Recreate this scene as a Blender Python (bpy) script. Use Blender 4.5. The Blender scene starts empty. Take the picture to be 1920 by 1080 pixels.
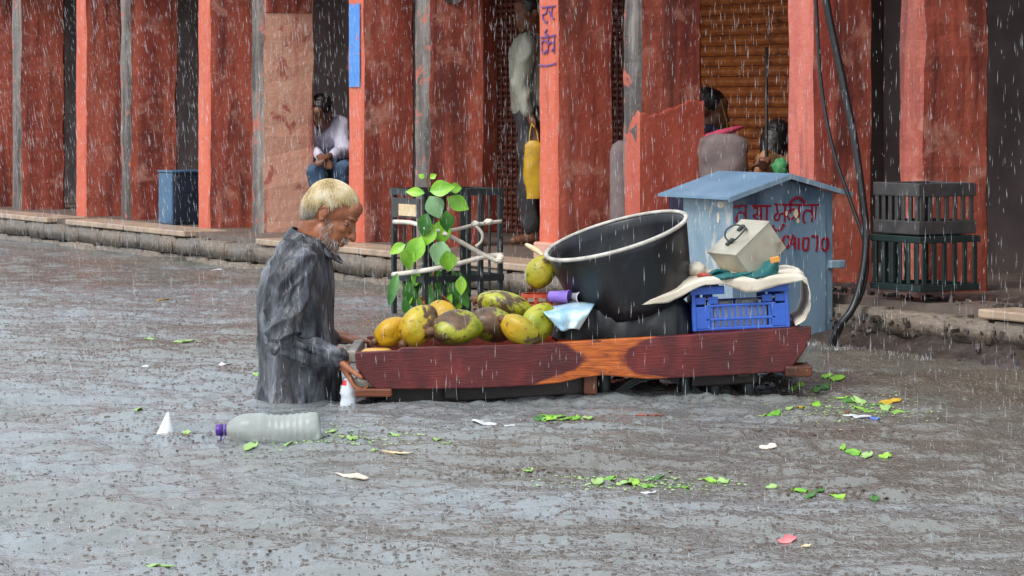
import bpy, bmesh, math, random
import numpy as np
from mathutils import Vector, Matrix, Euler, noise as mnoise

random.seed(7)
np.random.seed(7)
R = math.radians
scene = bpy.context.scene

# ------------------------------------------------------------------ camera
F, H, HY, CX = 5200.0, 1.07, 200.0, 960.0      # focal length in px, eye height over the water, horizon row
cam_d = bpy.data.cameras.new('camera')
cam = bpy.data.objects.new('camera', cam_d)
scene.collection.objects.link(cam)
cam.location = (0, 0, H)
cam.rotation_euler = (R(90), 0, 0)
cam_d.sensor_width = 36
cam_d.lens = 36 * F / 1920
cam_d.shift_y = -(540 - HY) / 1920
cam_d.clip_start = 0.1
cam_d.clip_end = 2000
scene.camera = cam
scene.render.resolution_x, scene.render.resolution_y = 1024, 576

# ------------------------------------------------------------------ sky, sun, exposure
SUN_EL, SUN_AZ = 50, 219        # azimuth clockwise from +Y: the open street side, front left
world = bpy.data.worlds.new('World')
scene.world = world
world.use_nodes = True
nt = world.node_tree
bg = nt.nodes['Background']
sky = nt.nodes.new('ShaderNodeTexSky')
sky.sky_type = 'NISHITA'
sky.sun_disc = False
sky.sun_elevation = R(SUN_EL)
sky.sun_rotation = R(SUN_AZ)
sky.dust_density = 3.0
sky.air_density = 1.2
hsv = nt.nodes.new('ShaderNodeHueSaturation')
hsv.inputs['Saturation'].default_value = 0.5
nt.links.new(sky.outputs[0], hsv.inputs['Color'])
cloud = nt.nodes.new('ShaderNodeMix')                    # an even deck of rain cloud over the clear-sky colour
cloud.data_type = 'RGBA'
cloud.inputs[0].default_value = 0.72
cloud.inputs[7].default_value = (3.5, 3.92, 4.35, 1)
nt.links.new(hsv.outputs[0], cloud.inputs[6])
nt.links.new(cloud.outputs[2], bg.inputs['Color'])
bg.inputs['Strength'].default_value = 0.15
sun_d = bpy.data.lights.new('sun', 'SUN')
sun_d.energy = 1.1
sun_d.angle = R(22)
sun_d.color = (1.0, 0.97, 0.93)
sun = bpy.data.objects.new('sun', sun_d)
scene.collection.objects.link(sun)
az, el = R(SUN_AZ), R(SUN_EL)
sdir = Vector((math.sin(az) * math.cos(el), math.cos(az) * math.cos(el), math.sin(el)))
sun.rotation_euler = sdir.to_track_quat('Z', 'Y').to_euler()
sun.location = sdir * 60
scene.view_settings.view_transform = 'Standard'
scene.view_settings.look = 'None'
scene.view_settings.exposure = 1.02
scene.view_settings.gamma = 1
scene.render.engine = 'CYCLES'
scene.cycles.use_denoising = True
scene.cycles.max_bounces = 8
scene.cycles.transparent_max_bounces = 24

# ------------------------------------------------------------------ helpers
C = scene.collection
ORG = {}                                           # world origin of every object

def Wp(px, py, Y):
    return Vector(((px - CX) * Y / F, Y, H - (py - HY) * Y / F))

def WA(px, Y):                                     # point on the water
    return Vector(((px - CX) * Y / F, Y, 0))

def yrow(py):                                      # distance of a water row
    return F * H / (py - HY)

P0 = Vector((-2.79, 20.16, 0))
U = Vector((0.5, -0.8660254, 0))                   # along the kerb, toward the viewer
V = Vector((0.8660254, 0.5, 0))                    # from the kerb into the building

def fac(s, b, z=0.0):
    p = P0 + U * s + V * b
    return Vector((p.x, p.y, z))

def hit(px, py, P, n):                             # where a line of sight meets a plane
    d = Vector(((px - CX) / F, 1, -(py - HY) / F))
    c = Vector((0, 0, H))
    return c + d * ((P - c).dot(n) / d.dot(n))

def tag(o, label=None, cat=None, group=None, kind=None):
    if label: o['label'] = label
    if cat: o['category'] = cat
    if group: o['group'] = group
    if kind: o['kind'] = kind
    return o

def thing(name, loc, label, cat, group=None):
    o = bpy.data.objects.new(name, None)
    o.empty_display_size = 0.1
    C.objects.link(o)
    o.location = loc
    ORG[o] = Vector(loc)
    return tag(o, label, cat, group)

def mk(name, geo, mat, parent=None, smooth=False, bevel=0.0, fmi=None, origin=None, seg=2):
    verts, faces = geo
    verts = [Vector(v) for v in verts]
    if origin is None:
        xs = [v.x for v in verts]; ys = [v.y for v in verts]; zs = [v.z for v in verts]
        origin = Vector(((min(xs) + max(xs)) / 2, (min(ys) + max(ys)) / 2, min(zs)))
    me = bpy.data.meshes.new(name)
    me.from_pydata([v - origin for v in verts], [], faces)
    mats = mat if isinstance(mat, (list, tuple)) else [mat]
    for m in mats: me.materials.append(m)
    if fmi:
        for p, i in zip(me.polygons, fmi): p.material_index = i
    if smooth:
        for p in me.polygons: p.use_smooth = True
    me.update()
    return link(name, me, origin, parent, bevel, seg)

def link(name, me, origin, parent=None, bevel=0.0, seg=2):
    o = bpy.data.objects.new(name, me)
    C.objects.link(o)
    ORG[o] = Vector(origin)
    if parent is not None:
        o.parent = parent
        o.location = Vector(origin) - ORG[parent]
    else:
        o.location = origin
    if bevel:
        b = o.modifiers.new('bevel', 'BEVEL')
        b.width = bevel; b.segments = seg; b.limit_method = 'ANGLE'; b.angle_limit = R(35)
    return o

def merge(*geos):
    v, f = [], []
    for g in geos:
        n = len(v)
        v += [Vector(p) for p in g[0]]
        f += [[i + n for i in fc] for fc in g[1]]
    return v, f

def xf(geo, M):
    return [M @ Vector(p) for p in geo[0]], geo[1]

BOXF = [[0, 3, 2, 1], [4, 5, 6, 7], [0, 1, 5, 4], [1, 2, 6, 5], [2, 3, 7, 6], [3, 0, 4, 7]]

def box(c, sx, sy, sz, ax=None):
    """box centred on c with full sizes along the axes ax = (i, j, k)"""
    i, j, k = ax or (Vector((1, 0, 0)), Vector((0, 1, 0)), Vector((0, 0, 1)))
    c = Vector(c)
    v = [c + i * (sx / 2 * a) + j * (sy / 2 * b) + k * (sz / 2 * d)
         for d in (-1, 1) for a, b in ((-1, -1), (1, -1), (1, 1), (-1, 1))]
    return v, BOXF

FAX = (U, V, Vector((0, 0, 1)))

def fbox(s0, s1, b0, b1, z0, z1):                  # box in facade coordinates
    c = fac((s0 + s1) / 2, (b0 + b1) / 2, (z0 + z1) / 2)
    v, f = box(c, s1 - s0, b1 - b0, z1 - z0, FAX)
    return v, [list(reversed(q)) for q in f]

def bar(a, b, w, t, up=Vector((0, 0, 1))):         # flat bar from a to b
    a, b = Vector(a), Vector(b)
    k = (b - a)
    L = k.length
    k = k / L
    i = k.cross(up)
    if i.length < 1e-4: i = k.cross(Vector((0, 1, 0)))
    i.normalize()
    j = i.cross(k)
    return box((a + b) / 2, w, t, L, (i, j, k))

def tube(pts, rad, n=8, cap=True, flat=1.0, flatdir=None):
    pts = [Vector(p) for p in pts]
    m = len(pts)
    if not isinstance(rad, (list, tuple)): rad = [rad] * m
    v, f = [], []
    prev = None
    for q, p in enumerate(pts):
        t = pts[min(q + 1, m - 1)] - pts[max(q - 1, 0)]
        if t.length < 1e-9: t = Vector((0, 0, 1))
        t.normalize()
        if prev is None:
            a = flatdir or (Vector((0, 0, 1)) if abs(t.z) < 0.9 else Vector((1, 0, 0)))
            i = (a - t * a.dot(t)).normalized()
        else:
            i = (prev - t * prev.dot(t)).normalized()
        prev = i
        j = t.cross(i)
        for a in range(n):
            an = 2 * math.pi * a / n
            v.append(p + i * (math.cos(an) * rad[q] * flat) + j * (math.sin(an) * rad[q]))
    for q in range(m - 1):
        for a in range(n):
            b = (a + 1) % n
            f.append([q * n + a, q * n + b, (q + 1) * n + b, (q + 1) * n + a])
    if cap:
        f.append(list(reversed(range(n))))
        f.append([(m - 1) * n + a for a in range(n)])
    return v, f

def limb(pts, rad, n=12):
    """rounded tapering limb through the joints pts"""
    P, Q = [], []
    pts = [Vector(p) for p in pts]
    d0 = (pts[0] - pts[1]).normalized(); d1 = (pts[-1] - pts[-2]).normalized()
    for k, c in ((0.95, 0.3), (0.6, 0.8)):
        P.append(pts[0] + d0 * rad[0] * k); Q.append(rad[0] * c)
    P += pts; Q += list(rad)
    for k, c in ((0.6, 0.8), (0.95, 0.3)):
        P.append(pts[-1] + d1 * rad[-1] * k); Q.append(rad[-1] * c)
    return tube(P, Q, n)

def spline(pts, m=4):
    """Catmull-Rom through pts"""
    pts = [Vector(p) for p in pts]
    out = []
    for i in range(len(pts) - 1):
        a = pts[max(i - 1, 0)]; b = pts[i]; c = pts[i + 1]; d = pts[min(i + 2, len(pts) - 1)]
        for k in range(m):
            t = k / m
            out.append(0.5 * ((2 * b) + (c - a) * t + (2 * a - 5 * b + 4 * c - d) * t * t + (3 * b - a - 3 * c + d) * t ** 3))
    out.append(pts[-1])
    return out

def lathe(prof, n=24, M=None, cap0=False, cap1=False):
    v, f = [], []
    for r, z in prof:
        for a in range(n):
            an = 2 * math.pi * a / n
            v.append(Vector((r * math.cos(an), r * math.sin(an), z)))
    for q in range(len(prof) - 1):
        for a in range(n):
            b = (a + 1) % n
            f.append([q * n + a, q * n + b, (q + 1) * n + b, (q + 1) * n + a])
    if cap0: f.append(list(reversed(range(n))))
    if cap1: f.append([(len(prof) - 1) * n + a for a in range(n)])
    if M: v = [M @ p for p in v]
    return v, f

def ell(c, r, n=16, m=10, M=None):
    v, f = [Vector((0, 0, -1))], []
    for q in range(1, m):
        ph = math.pi * q / m
        for a in range(n):
            an = 2 * math.pi * a / n
            v.append(Vector((math.sin(ph) * math.cos(an), math.sin(ph) * math.sin(an), -math.cos(ph))))
    v.append(Vector((0, 0, 1)))
    for a in range(n):
        b = (a + 1) % n
        f.append([0, 1 + b, 1 + a])
        for q in range(m - 2):
            f.append([1 + q * n + a, 1 + q * n + b, 1 + (q + 1) * n + b, 1 + (q + 1) * n + a])
        f.append([1 + (m - 2) * n + a, 1 + (m - 2) * n + b, len(v) - 1])
    c = Vector(c)
    v = [Vector((p.x * r[0], p.y * r[1], p.z * r[2])) for p in v]
    if M: v = [M @ p for p in v]
    return [p + c for p in v], f

def grid(fn, nu, nv, thick=0.0):
    """surface fn(u, v); with thickness it is a closed sheet"""
    v = [Vector(fn(i / nu, j / nv)) for j in range(nv + 1) for i in range(nu + 1)]
    f = [[j * (nu + 1) + i, j * (nu + 1) + i + 1, (j + 1) * (nu + 1) + i + 1, (j + 1) * (nu + 1) + i]
         for j in range(nv) for i in range(nu)]
    return v, f

def sheet(name, geo, mat, parent=None, thick=0.003):
    o = mk(name, geo, mat, parent, smooth=True)
    s = o.modifiers.new('solid', 'SOLIDIFY')
    s.thickness = thick; s.offset = 0
    return o

def prism(pts, thick):
    """outline pts (world) extruded by the vector thick"""
    pts = [Vector(p) for p in pts]
    n = len(pts)
    v = pts + [p + thick for p in pts]
    f = [list(range(n)), [n + i for i in reversed(range(n))]]
    for i in range(n):
        j = (i + 1) % n
        f.append([j, i, n + i, n + j])
    return v, f

def remeshed(geo, voxel, smooth=4, keep=None):
    """one continuous surface round the overlapping volumes in geo"""
    me = bpy.data.meshes.new('tmp')
    me.from_pydata([Vector(v) for v in geo[0]], [], geo[1])
    bm = bmesh.new(); bm.from_mesh(me)
    bmesh.ops.recalc_face_normals(bm, faces=bm.faces)
    bm.to_mesh(me); bm.free()
    o = bpy.data.objects.new('tmp', me)
    C.objects.link(o)
    r = o.modifiers.new('r', 'REMESH'); r.mode = 'VOXEL'; r.voxel_size = voxel
    if smooth:
        s = o.modifiers.new('s', 'SMOOTH'); s.iterations = smooth; s.factor = 0.5
    dg = bpy.context.evaluated_depsgraph_get()
    ev = o.evaluated_get(dg)
    m2 = bpy.data.meshes.new_from_object(ev)
    V_ = [v.co.copy() for v in m2.vertices]
    N_ = [v.normal.copy() for v in m2.vertices]
    F_ = [list(p.vertices) for p in m2.polygons]
    bpy.data.objects.remove(o); bpy.data.meshes.remove(me); bpy.data.meshes.remove(m2)
    return V_, F_, N_

def nz(p, s=1.0):
    return mnoise.noise(Vector(p) * s)

# ------------------------------------------------------------------ materials
def srgb(r, g, b):
    f = lambda c: (c / 255 / 12.92) if c / 255 <= 0.04045 else ((c / 255 + 0.055) / 1.055) ** 2.4
    return (f(r), f(g), f(b), 1)

class NT:
    def __init__(s, name):
        s.m = bpy.data.materials.new(name)
        s.m.use_nodes = True
        s.t = s.m.node_tree
        s.b = s.t.nodes['Principled BSDF']
        s.co = s.t.nodes.new('ShaderNodeTexCoord').outputs['Object']
    def n(s, kind, **kw):
        x = s.t.nodes.new(kind)
        for k, v in kw.items(): setattr(x, k, v)
        return x
    def l(s, a, b): s.t.links.new(a, b)
    def map(s, scale=(1, 1, 1), loc=(0, 0, 0), src=None):
        m = s.n('ShaderNodeMapping')
        m.inputs['Scale'].default_value = scale
        m.inputs['Location'].default_value = loc
        s.l(src or s.co, m.inputs[0])
        return m.outputs[0]
    def noise(s, scale, src=None, detail=4, rough=0.55, dist=0.0):
        x = s.n('ShaderNodeTexNoise')
        x.inputs['Scale'].default_value = scale
        x.inputs['Detail'].default_value = detail
        x.inputs['Roughness'].default_value = rough
        x.inputs['Distortion'].default_value = dist
        s.l(src or s.co, x.inputs['Vector'])
        return x.outputs['Fac']
    def ramp(s, fac, stops):
        x = s.n('ShaderNodeValToRGB')
        e = x.color_ramp.elements
        while len(e) < len(stops): e.new(0.5)
        for q, (p, c) in zip(e, stops):
            q.position = p
            q.color = c if len(c) == 4 else (*c, 1)
        s.l(fac, x.inputs[0])
        return x.outputs['Color']
    def mix(s, fac, a, b, mode='MIX'):
        x = s.n('ShaderNodeMix', data_type='RGBA', blend_type=mode)
        if isinstance(fac, (int, float)): x.inputs[0].default_value = fac
        else: s.l(fac, x.inputs[0])
        for q, c in ((6, a), (7, b)):
            if isinstance(c, tuple): x.inputs[q].default_value = c if len(c) == 4 else (*c, 1)
            else: s.l(c, x.inputs[q])
        return x.outputs[2]
    def math(s, op, a, b=0.0, clamp=False):
        x = s.n('ShaderNodeMath', operation=op)
        x.use_clamp = clamp
        for q, c in ((0, a), (1, b)):
            if isinstance(c, (int, float)): x.inputs[q].default_value = c
            else: s.l(c, x.inputs[q])
        return x.outputs[0]
    def sep(s, src=None):
        x = s.n('ShaderNodeSeparateXYZ')
        s.l(src or s.co, x.inputs[0])
        return x.outputs
    def bump(s, h, strength=0.3, dist=0.01):
        x = s.n('ShaderNodeBump')
        x.inputs['Strength'].default_value = strength
        x.inputs['Distance'].default_value = dist
        s.l(h, x.inputs['Height'])
        s.l(x.outputs[0], s.b.inputs['Normal'])
    def done(s, col=None, rough=0.5, metal=0.0, spec=0.5, coat=0.0):
        if col is not None:
            if isinstance(col, tuple): s.b.inputs['Base Color'].default_value = col if len(col) == 4 else (*col, 1)
            else: s.l(col, s.b.inputs['Base Color'])
        if isinstance(rough, (int, float)): s.b.inputs['Roughness'].default_value = rough
        else: s.l(rough, s.b.inputs['Roughness'])
        s.b.inputs['Metallic'].default_value = metal
        s.b.inputs['Specular IOR Level'].default_value = spec
        s.b.inputs['Coat Weight'].default_value = coat
        s.b.inputs['Coat Roughness'].default_value = 0.15
        return s.m

def plain(name, c1, c2=None, scale=8, rough=0.5, bump=0.2, bscale=40, bdist=0.004, metal=0.0, stretch=(1, 1, 1),
          stain=None, sthr=(0.55, 0.68), sscale=5, coat=0.0, spec=0.5, rand=False):
    m = NT(name)
    src = m.map(stretch)
    if rand:
        oi = m.n('ShaderNodeObjectInfo')
        mp = m.n('ShaderNodeVectorMath', operation='ADD')
        k = m.n('ShaderNodeVectorMath', operation='SCALE')
        cb = m.n('ShaderNodeCombineXYZ')
        for q in range(3): m.l(oi.outputs['Random'], cb.inputs[q])
        m.l(cb.outputs[0], k.inputs[0]); k.inputs['Scale'].default_value = 37.0
        m.l(src, mp.inputs[0]); m.l(k.outputs[0], mp.inputs[1])
        src = mp.outputs[0]
    col = m.ramp(m.noise(scale, src), [(0.32, c1), (0.68, c2 or c1)])
    if stain:
        k = m.ramp(m.noise(sscale, src, detail=6, rough=0.62, dist=0.4), [(sthr[0], (0, 0, 0)), (sthr[1], (1, 1, 1))])
        col = m.mix(k, col, stain)
    if bump: m.bump(m.noise(bscale, src, detail=5), bump, bdist)
    return m.done(col, rough, metal, spec, coat)

# painted lime plaster, worn and streaked by water
def plaster(name, c1, c2, dark, pale, dthr=(0.56, 0.72), pthr=(0.64, 0.74), seed=0.0, rough=0.5):
    m = NT(name)
    oi = m.n('ShaderNodeObjectInfo')
    add = m.n('ShaderNodeVectorMath', operation='ADD')
    cb = m.n('ShaderNodeCombineXYZ')
    r = m.math('MULTIPLY', oi.outputs['Random'], 23.0)
    for q in range(3): m.l(r, cb.inputs[q])
    m.l(m.co, add.inputs[0]); m.l(cb.outputs[0], add.inputs[1])
    src = m.map((1, 1, 1), (seed, seed * 2, seed), add.outputs[0])
    streak = m.map((1, 1, 0.12), (seed, 0, 0), add.outputs[0])
    col = m.ramp(m.noise(8, streak, 6, 0.6, 0.3), [(0.34, c1), (0.64, c2)])
    d = m.ramp(m.noise(7, streak, 6, 0.65, 0.6), [(dthr[0], (0, 0, 0)), (dthr[1], (1, 1, 1))])
    col = m.mix(m.math('MULTIPLY', d, 0.75), col, dark)
    p = m.ramp(m.noise(5.5, src, 8, 0.68, 0.5), [(pthr[0], (0, 0, 0)), (pthr[1], (1, 1, 1))])
    col = m.mix(m.math('MULTIPLY', p, 0.8), col, pale)
    h = m.math('ADD', m.noise(30, src, 6), m.math('MULTIPLY', m.noise(6, src, 4), 1.5))
    m.bump(h, 0.35, 0.012)
    return m.done(col, m.ramp(m.noise(6, src), [(0.3, (rough - .12,) * 3), (0.7, (rough + .15,) * 3)]))

M = {}
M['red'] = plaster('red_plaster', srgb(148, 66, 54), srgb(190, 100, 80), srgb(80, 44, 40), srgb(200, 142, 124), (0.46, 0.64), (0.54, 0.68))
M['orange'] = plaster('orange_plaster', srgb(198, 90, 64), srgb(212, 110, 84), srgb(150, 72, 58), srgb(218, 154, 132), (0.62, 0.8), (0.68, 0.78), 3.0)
M['pinkworn'] = plaster('worn_pink_plaster', srgb(220, 156, 132), srgb(230, 184, 158), srgb(172, 80, 72), srgb(170, 76, 68), (0.55, 0.66), (0.55, 0.62), 5.0)
M['greystone'] = plaster('bare_grey_stone', srgb(92, 84, 80), srgb(138, 128, 120), srgb(46, 40, 38), srgb(190, 100, 78), (0.47, 0.58), (0.57, 0.62), 1.0)
M['dullpink'] = plaster('dull_pink_plaster', srgb(184, 96, 84), srgb(204, 112, 94), srgb(120, 70, 66), srgb(170, 120, 112), (0.56, 0.7), (0.6, 0.72), 8.0)
M['patch'] = plaster('fresh_orange_plaster', srgb(160, 70, 54), srgb(188, 94, 74), srgb(96, 48, 42), srgb(202, 142, 126), (0.64, 0.76), (0.66, 0.76), 11.0)
M['footing'] = plain('pale_footing', srgb(214, 168, 148), srgb(190, 140, 120), 8, 0.6, 0.3)
M['bluepaint'] = plain('sky_blue_paint', srgb(70, 130, 205), srgb(92, 150, 220), 20, 0.5, 0.2, stain=srgb(200, 110, 90), sthr=(0.6, 0.64), sscale=16)
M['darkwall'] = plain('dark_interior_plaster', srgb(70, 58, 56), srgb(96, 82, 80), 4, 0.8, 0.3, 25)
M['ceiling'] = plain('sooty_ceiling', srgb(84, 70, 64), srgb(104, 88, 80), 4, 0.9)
M['slat'] = plain('rusty_orange_shutter', srgb(196, 118, 58), srgb(158, 84, 40), 14, 0.5, 0.2, 60, stretch=(1, 1, 0.6), stain=srgb(90, 50, 36), sthr=(0.56, 0.7), sscale=9, rand=True)
M['slatbrown'] = plain('brown_shutter', srgb(112, 60, 46), srgb(84, 44, 36), 12, 0.55, 0.2, 60, stain=srgb(150, 96, 76), sthr=(0.6, 0.7), sscale=12, rand=True)
M['iron'] = plain('dark_iron', srgb(40, 46, 48), srgb(56, 62, 62), 30, 0.45, 0.25, 120, 0.002, metal=0.2, stain=srgb(92, 62, 48), sthr=(0.62, 0.72), sscale=18)
M['concrete'] = plain('wet_concrete', srgb(128, 116, 104), srgb(96, 88, 80), 7, 0.45, 0.5, 40, 0.01, stretch=(1, 1, 0.5), stain=srgb(60, 54, 50), sscale=4, rand=True)
M['stone'] = plain('kerb_stone', srgb(140, 124, 108), srgb(104, 94, 84), 9, 0.45, 0.5, 40, 0.01, stain=srgb(70, 60, 52), sscale=5, rand=True)
M['coping'] = plain('pale_coping', srgb(186, 162, 138), srgb(150, 130, 112), 9, 0.4, 0.3, 40, 0.006, stain=srgb(120, 104, 92), sthr=(0.6, 0.75), rand=True)
M['floor'] = plain('veranda_floor', srgb(120, 104, 94), srgb(92, 82, 76), 6, 0.5, 0.3)
M['road'] = plain('drowned_road', srgb(60, 56, 52), srgb(74, 68, 62), 3, 0.9)
M['skin'] = plain('weathered_skin', srgb(170, 108, 76), srgb(138, 82, 56), 26, 0.42, 0.25, 90, 0.003, stain=srgb(112, 66, 48), sthr=(0.55, 0.75), sscale=20)
M['skindark'] = plain('brown_skin', srgb(124, 82, 62), srgb(98, 62, 46), 20, 0.5, 0.15)
M['hairblond'] = None
M['hairblack'] = plain('black_hair', srgb(26, 23, 23), srgb(42, 36, 34), 60, 0.4, 0.4, 120, stretch=(3, 3, 1))
M['white'] = plain('white_plastic', srgb(226, 228, 230), srgb(206, 208, 212), 12, 0.35, 0.1)
M['maroon'] = None
# ------------------------------------------------------------------ ground and flood water
road = mk('road', ([(-300, -300, -0.85), (300, -300, -0.85), (300, 300, -0.85), (-300, 300, -0.85)], [[0, 1, 2, 3]]), M['road'])
tag(road, 'drowned asphalt under the flood water', kind='structure')

def water_material():
    m = NT('flood_water')
    geo = m.n('ShaderNodeNewGeometry')
    pos = geo.outputs['Position']
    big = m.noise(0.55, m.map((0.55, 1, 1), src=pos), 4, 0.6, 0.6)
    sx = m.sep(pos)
    silt_refl = m.math('ADD', big, m.math('MULTIPLY', m.math('SUBTRACT', sx[0], 0.2), 0.045))      # browner right and far: building's reflection put into colour, over silty patches
    silt_refl = m.math('ADD', silt_refl, m.math('MULTIPLY', m.math('SUBTRACT', sx[1], 9.5), 0.012))
    col = m.ramp(silt_refl, [(0.38, srgb(124, 129, 130)), (0.50, srgb(112, 112, 106)), (0.66, srgb(92, 86, 75))])
    f1 = m.noise(46, m.map((1, 0.75, 1), src=pos), 3, 0.6)
    f2 = m.noise(110, m.map((1, 0.75, 1), src=pos), 2, 0.5)
    vo = m.n('ShaderNodeTexVoronoi')
    vo.inputs['Scale'].default_value = 26
    m.l(m.map((1, 0.8, 1), src=pos), vo.inputs['Vector'])
    pit = m.ramp(vo.outputs['Distance'], [(0.0, (1, 1, 1)), (0.16, (0.1, 0.1, 0.1)), (0.26, (0.5, 0.5, 0.5)), (0.4, (0.3, 0.3, 0.3))])
    h = m.math('ADD', m.math('ADD', f1, m.math('MULTIPLY', f2, 0.35)), m.math('MULTIPLY', pit, 0.7))
    m.bump(h, 1.0, 0.0060)
    m.b.inputs['IOR'].default_value = 1.75
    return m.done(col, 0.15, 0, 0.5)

def build_water():
    xs = np.concatenate([[-300, -60, -15, -7], np.arange(-4.7, -2.65, 0.03), np.arange(-2.65, 2.65, 0.0145), np.arange(2.65, 4.7, 0.03), [7, 15, 60, 300]])
    ys = np.concatenate([[-300, -60, -10, 0, 4], np.arange(5.5, 12.5, 0.0165), np.arange(12.5, 23.5, 0.03), [26, 40, 100, 300]])
    X, Y = np.meshgrid(xs, ys)
    rng = np.random.RandomState(3)
    Z = np.zeros_like(X)
    for lam, amp, k in ((1.6, 0.009, 4), (0.8, 0.0065, 6), (0.42, 0.0050, 8), (0.23, 0.0038, 9), (0.13, 0.0024, 10)):
        for _ in range(k):
            a = rng.uniform(-0.7, 0.7) + (math.pi / 2 if rng.rand() < 0.75 else 0)   # crests lie mostly across the street
            l = lam * rng.uniform(0.75, 1.3)
            kx, ky = math.cos(a) * 2 * math.pi / l, math.sin(a) * 2 * math.pi / l
            wob = 0.6 * np.sin(X * rng.uniform(0.6, 2) + rng.uniform(0, 6)) + 0.6 * np.sin(Y * rng.uniform(0.5, 1.6) + rng.uniform(0, 6))
            env = 0.6 + 0.4 * np.sin(X * rng.uniform(0.5, 1.8) + Y * rng.uniform(0.3, 1.2) + rng.uniform(0, 6))
            Z += amp / math.sqrt(k) * 1.5 * env * np.sin(kx * X + ky * Y + wob + rng.uniform(0, 6))
    for cx, cy, A, l, dec in ((-0.79, 10.3, .0055, .085, .33), (-0.25, 10.2, .003, .07, .25), (0.35, 10.15, .003, .075, .25), (0.95, 10.25, .003, .07, .25), (-0.78, 8.86, .0022, .05, .14)):
        rr_ = np.hypot(X - cx, (Y - cy) * 1.0)               # wakes round the man, the cart and the bottle
        Z += A * np.sin(2 * math.pi * rr_ / l + 0.5 * np.sin(3 * np.arctan2(Y - cy, X - cx))) * np.exp(-np.maximum(rr_ - .15, 0) / dec)
    inner = (np.abs(X) < 4.6) & (Y > 5.6) & (Y < 23.2)
    # pits and rings left by the rain
    n = 17000
    px = rng.uniform(-4.4, 4.4, n); py = rng.uniform(5.6, 23, n)
    for q in range(n):
        x0, y0 = px[q], py[q]
        if abs(x0) > 0.2 * y0 + 0.4: continue
        r0 = rng.choice([0.0, 0.014, 0.024, 0.036], p=[0.6, 0.2, 0.12, 0.08])
        w = rng.uniform(0.014, 0.023)
        A = rng.uniform(0.003, 0.008) * (1.2 if r0 == 0 else 0.8)
        rr = r0 + 2.6 * w
        i0, i1 = np.searchsorted(xs, (x0 - rr, x0 + rr)); j0, j1 = np.searchsorted(ys, (y0 - rr, y0 + rr))
        if i1 <= i0 or j1 <= j0: continue
        d = np.hypot(X[j0:j1, i0:i1] - x0, Y[j0:j1, i0:i1] - y0)
        g = np.exp(-((d - r0) / w) ** 2)
        if r0 == 0: g = (1 - 1.4 * (d / w) ** 2) * np.exp(-(d / w / 1.25) ** 2) * (1 if rng.rand() < 0.5 else -1)
        Z[j0:j1, i0:i1] += A * g
    Z = np.where(inner, Z, Z * 0.0)
    ny, nx = X.shape
    co = np.stack([X, Y, Z], -1).reshape(-1, 3)
    idx = np.arange(ny * nx).reshape(ny, nx)
    fa = np.stack([idx[:-1, :-1], idx[:-1, 1:], idx[1:, 1:], idx[1:, :-1]], -1).reshape(-1, 4)
    me = bpy.data.meshes.new('water')
    me.vertices.add(len(co)); me.vertices.foreach_set('co', co.ravel())
    me.loops.add(fa.size); me.loops.foreach_set('vertex_index', fa.ravel())
    me.polygons.add(len(fa)); me.polygons.foreach_set('loop_start', np.arange(0, fa.size, 4)); me.polygons.foreach_set('loop_total', np.full(len(fa), 4))
    me.polygons.foreach_set('use_smooth', np.ones(len(fa), bool))
    me.update(calc_edges=True)
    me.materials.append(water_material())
    o = link('water', me, (0, 0, 0))
    tag(o, 'grey brown flood water pitted by heavy rain', kind='structure')
    return xs, ys, Z
WX, WY, WZ = build_water()
def wz(x, y):                                      # height of the water surface
    i = int(min(max(np.searchsorted(WX, x), 1), len(WX) - 1)); j = int(min(max(np.searchsorted(WY, y), 1), len(WY) - 1))
    tx = (x - WX[i - 1]) / (WX[i] - WX[i - 1]); ty = (y - WY[j - 1]) / (WY[j] - WY[j - 1])
    a = WZ[j - 1, i - 1] * (1 - tx) + WZ[j - 1, i] * tx; b = WZ[j, i - 1] * (1 - tx) + WZ[j, i] * tx
    return float(a * (1 - ty) + b * ty)

# ------------------------------------------------------------------ pavement, kerb and its stones
ZP = 0.20
pave = mk('pavement', fbox(-9, 13, 0.06, 2.6, -0.85, ZP), M['floor'])
tag(pave, 'raised pavement in front of the shops', kind='structure')

def stone_mesh(seed, mat):
    v, f = [], []
    bm = bmesh.new()
    bmesh.ops.create_cube(bm, size=1)
    bmesh.ops.bevel(bm, geom=bm.edges[:], offset=0.09, segments=2, affect='EDGES')
    for q in bm.verts:
        q.co += Vector((nz(q.co + Vector((seed, 0, 0)), 2.1), nz(q.co + Vector((0, seed, 0)), 2.1), nz(q.co + Vector((0, 0, seed)), 2.1))) * 0.10
    me = bpy.data.meshes.new('stone'); bm.to_mesh(me); bm.free()
    me.materials.append(mat)
    for p in me.polygons: p.use_smooth = True
    return me
stones = [stone_mesh(k * 7.3, M['stone'] if k % 2 else M['concrete']) for k in range(5)]
FROT = math.atan2(U.y, U.x)
rs = random.Random(4)
for row, (z0, z1) in enumerate(((-0.11, 0.045), (0.045, 0.165))):
    s = -7.5 + row * 0.2
    while s < 12:
        L = rs.uniform(0.24, 0.52)
        o = link('stone', rs.choice(stones), fac(s + L / 2, 0.05 - rs.uniform(0, 0.022), (z0 + z1) / 2), pave)
        o.scale = (L * 0.985, 0.13, (z1 - z0) * rs.uniform(0.93, 1.0))
        o.rotation_euler = (rs.uniform(-.03, .03), rs.uniform(-.025, .025), FROT + rs.uniform(-.03, .03))
        s += L
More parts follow.
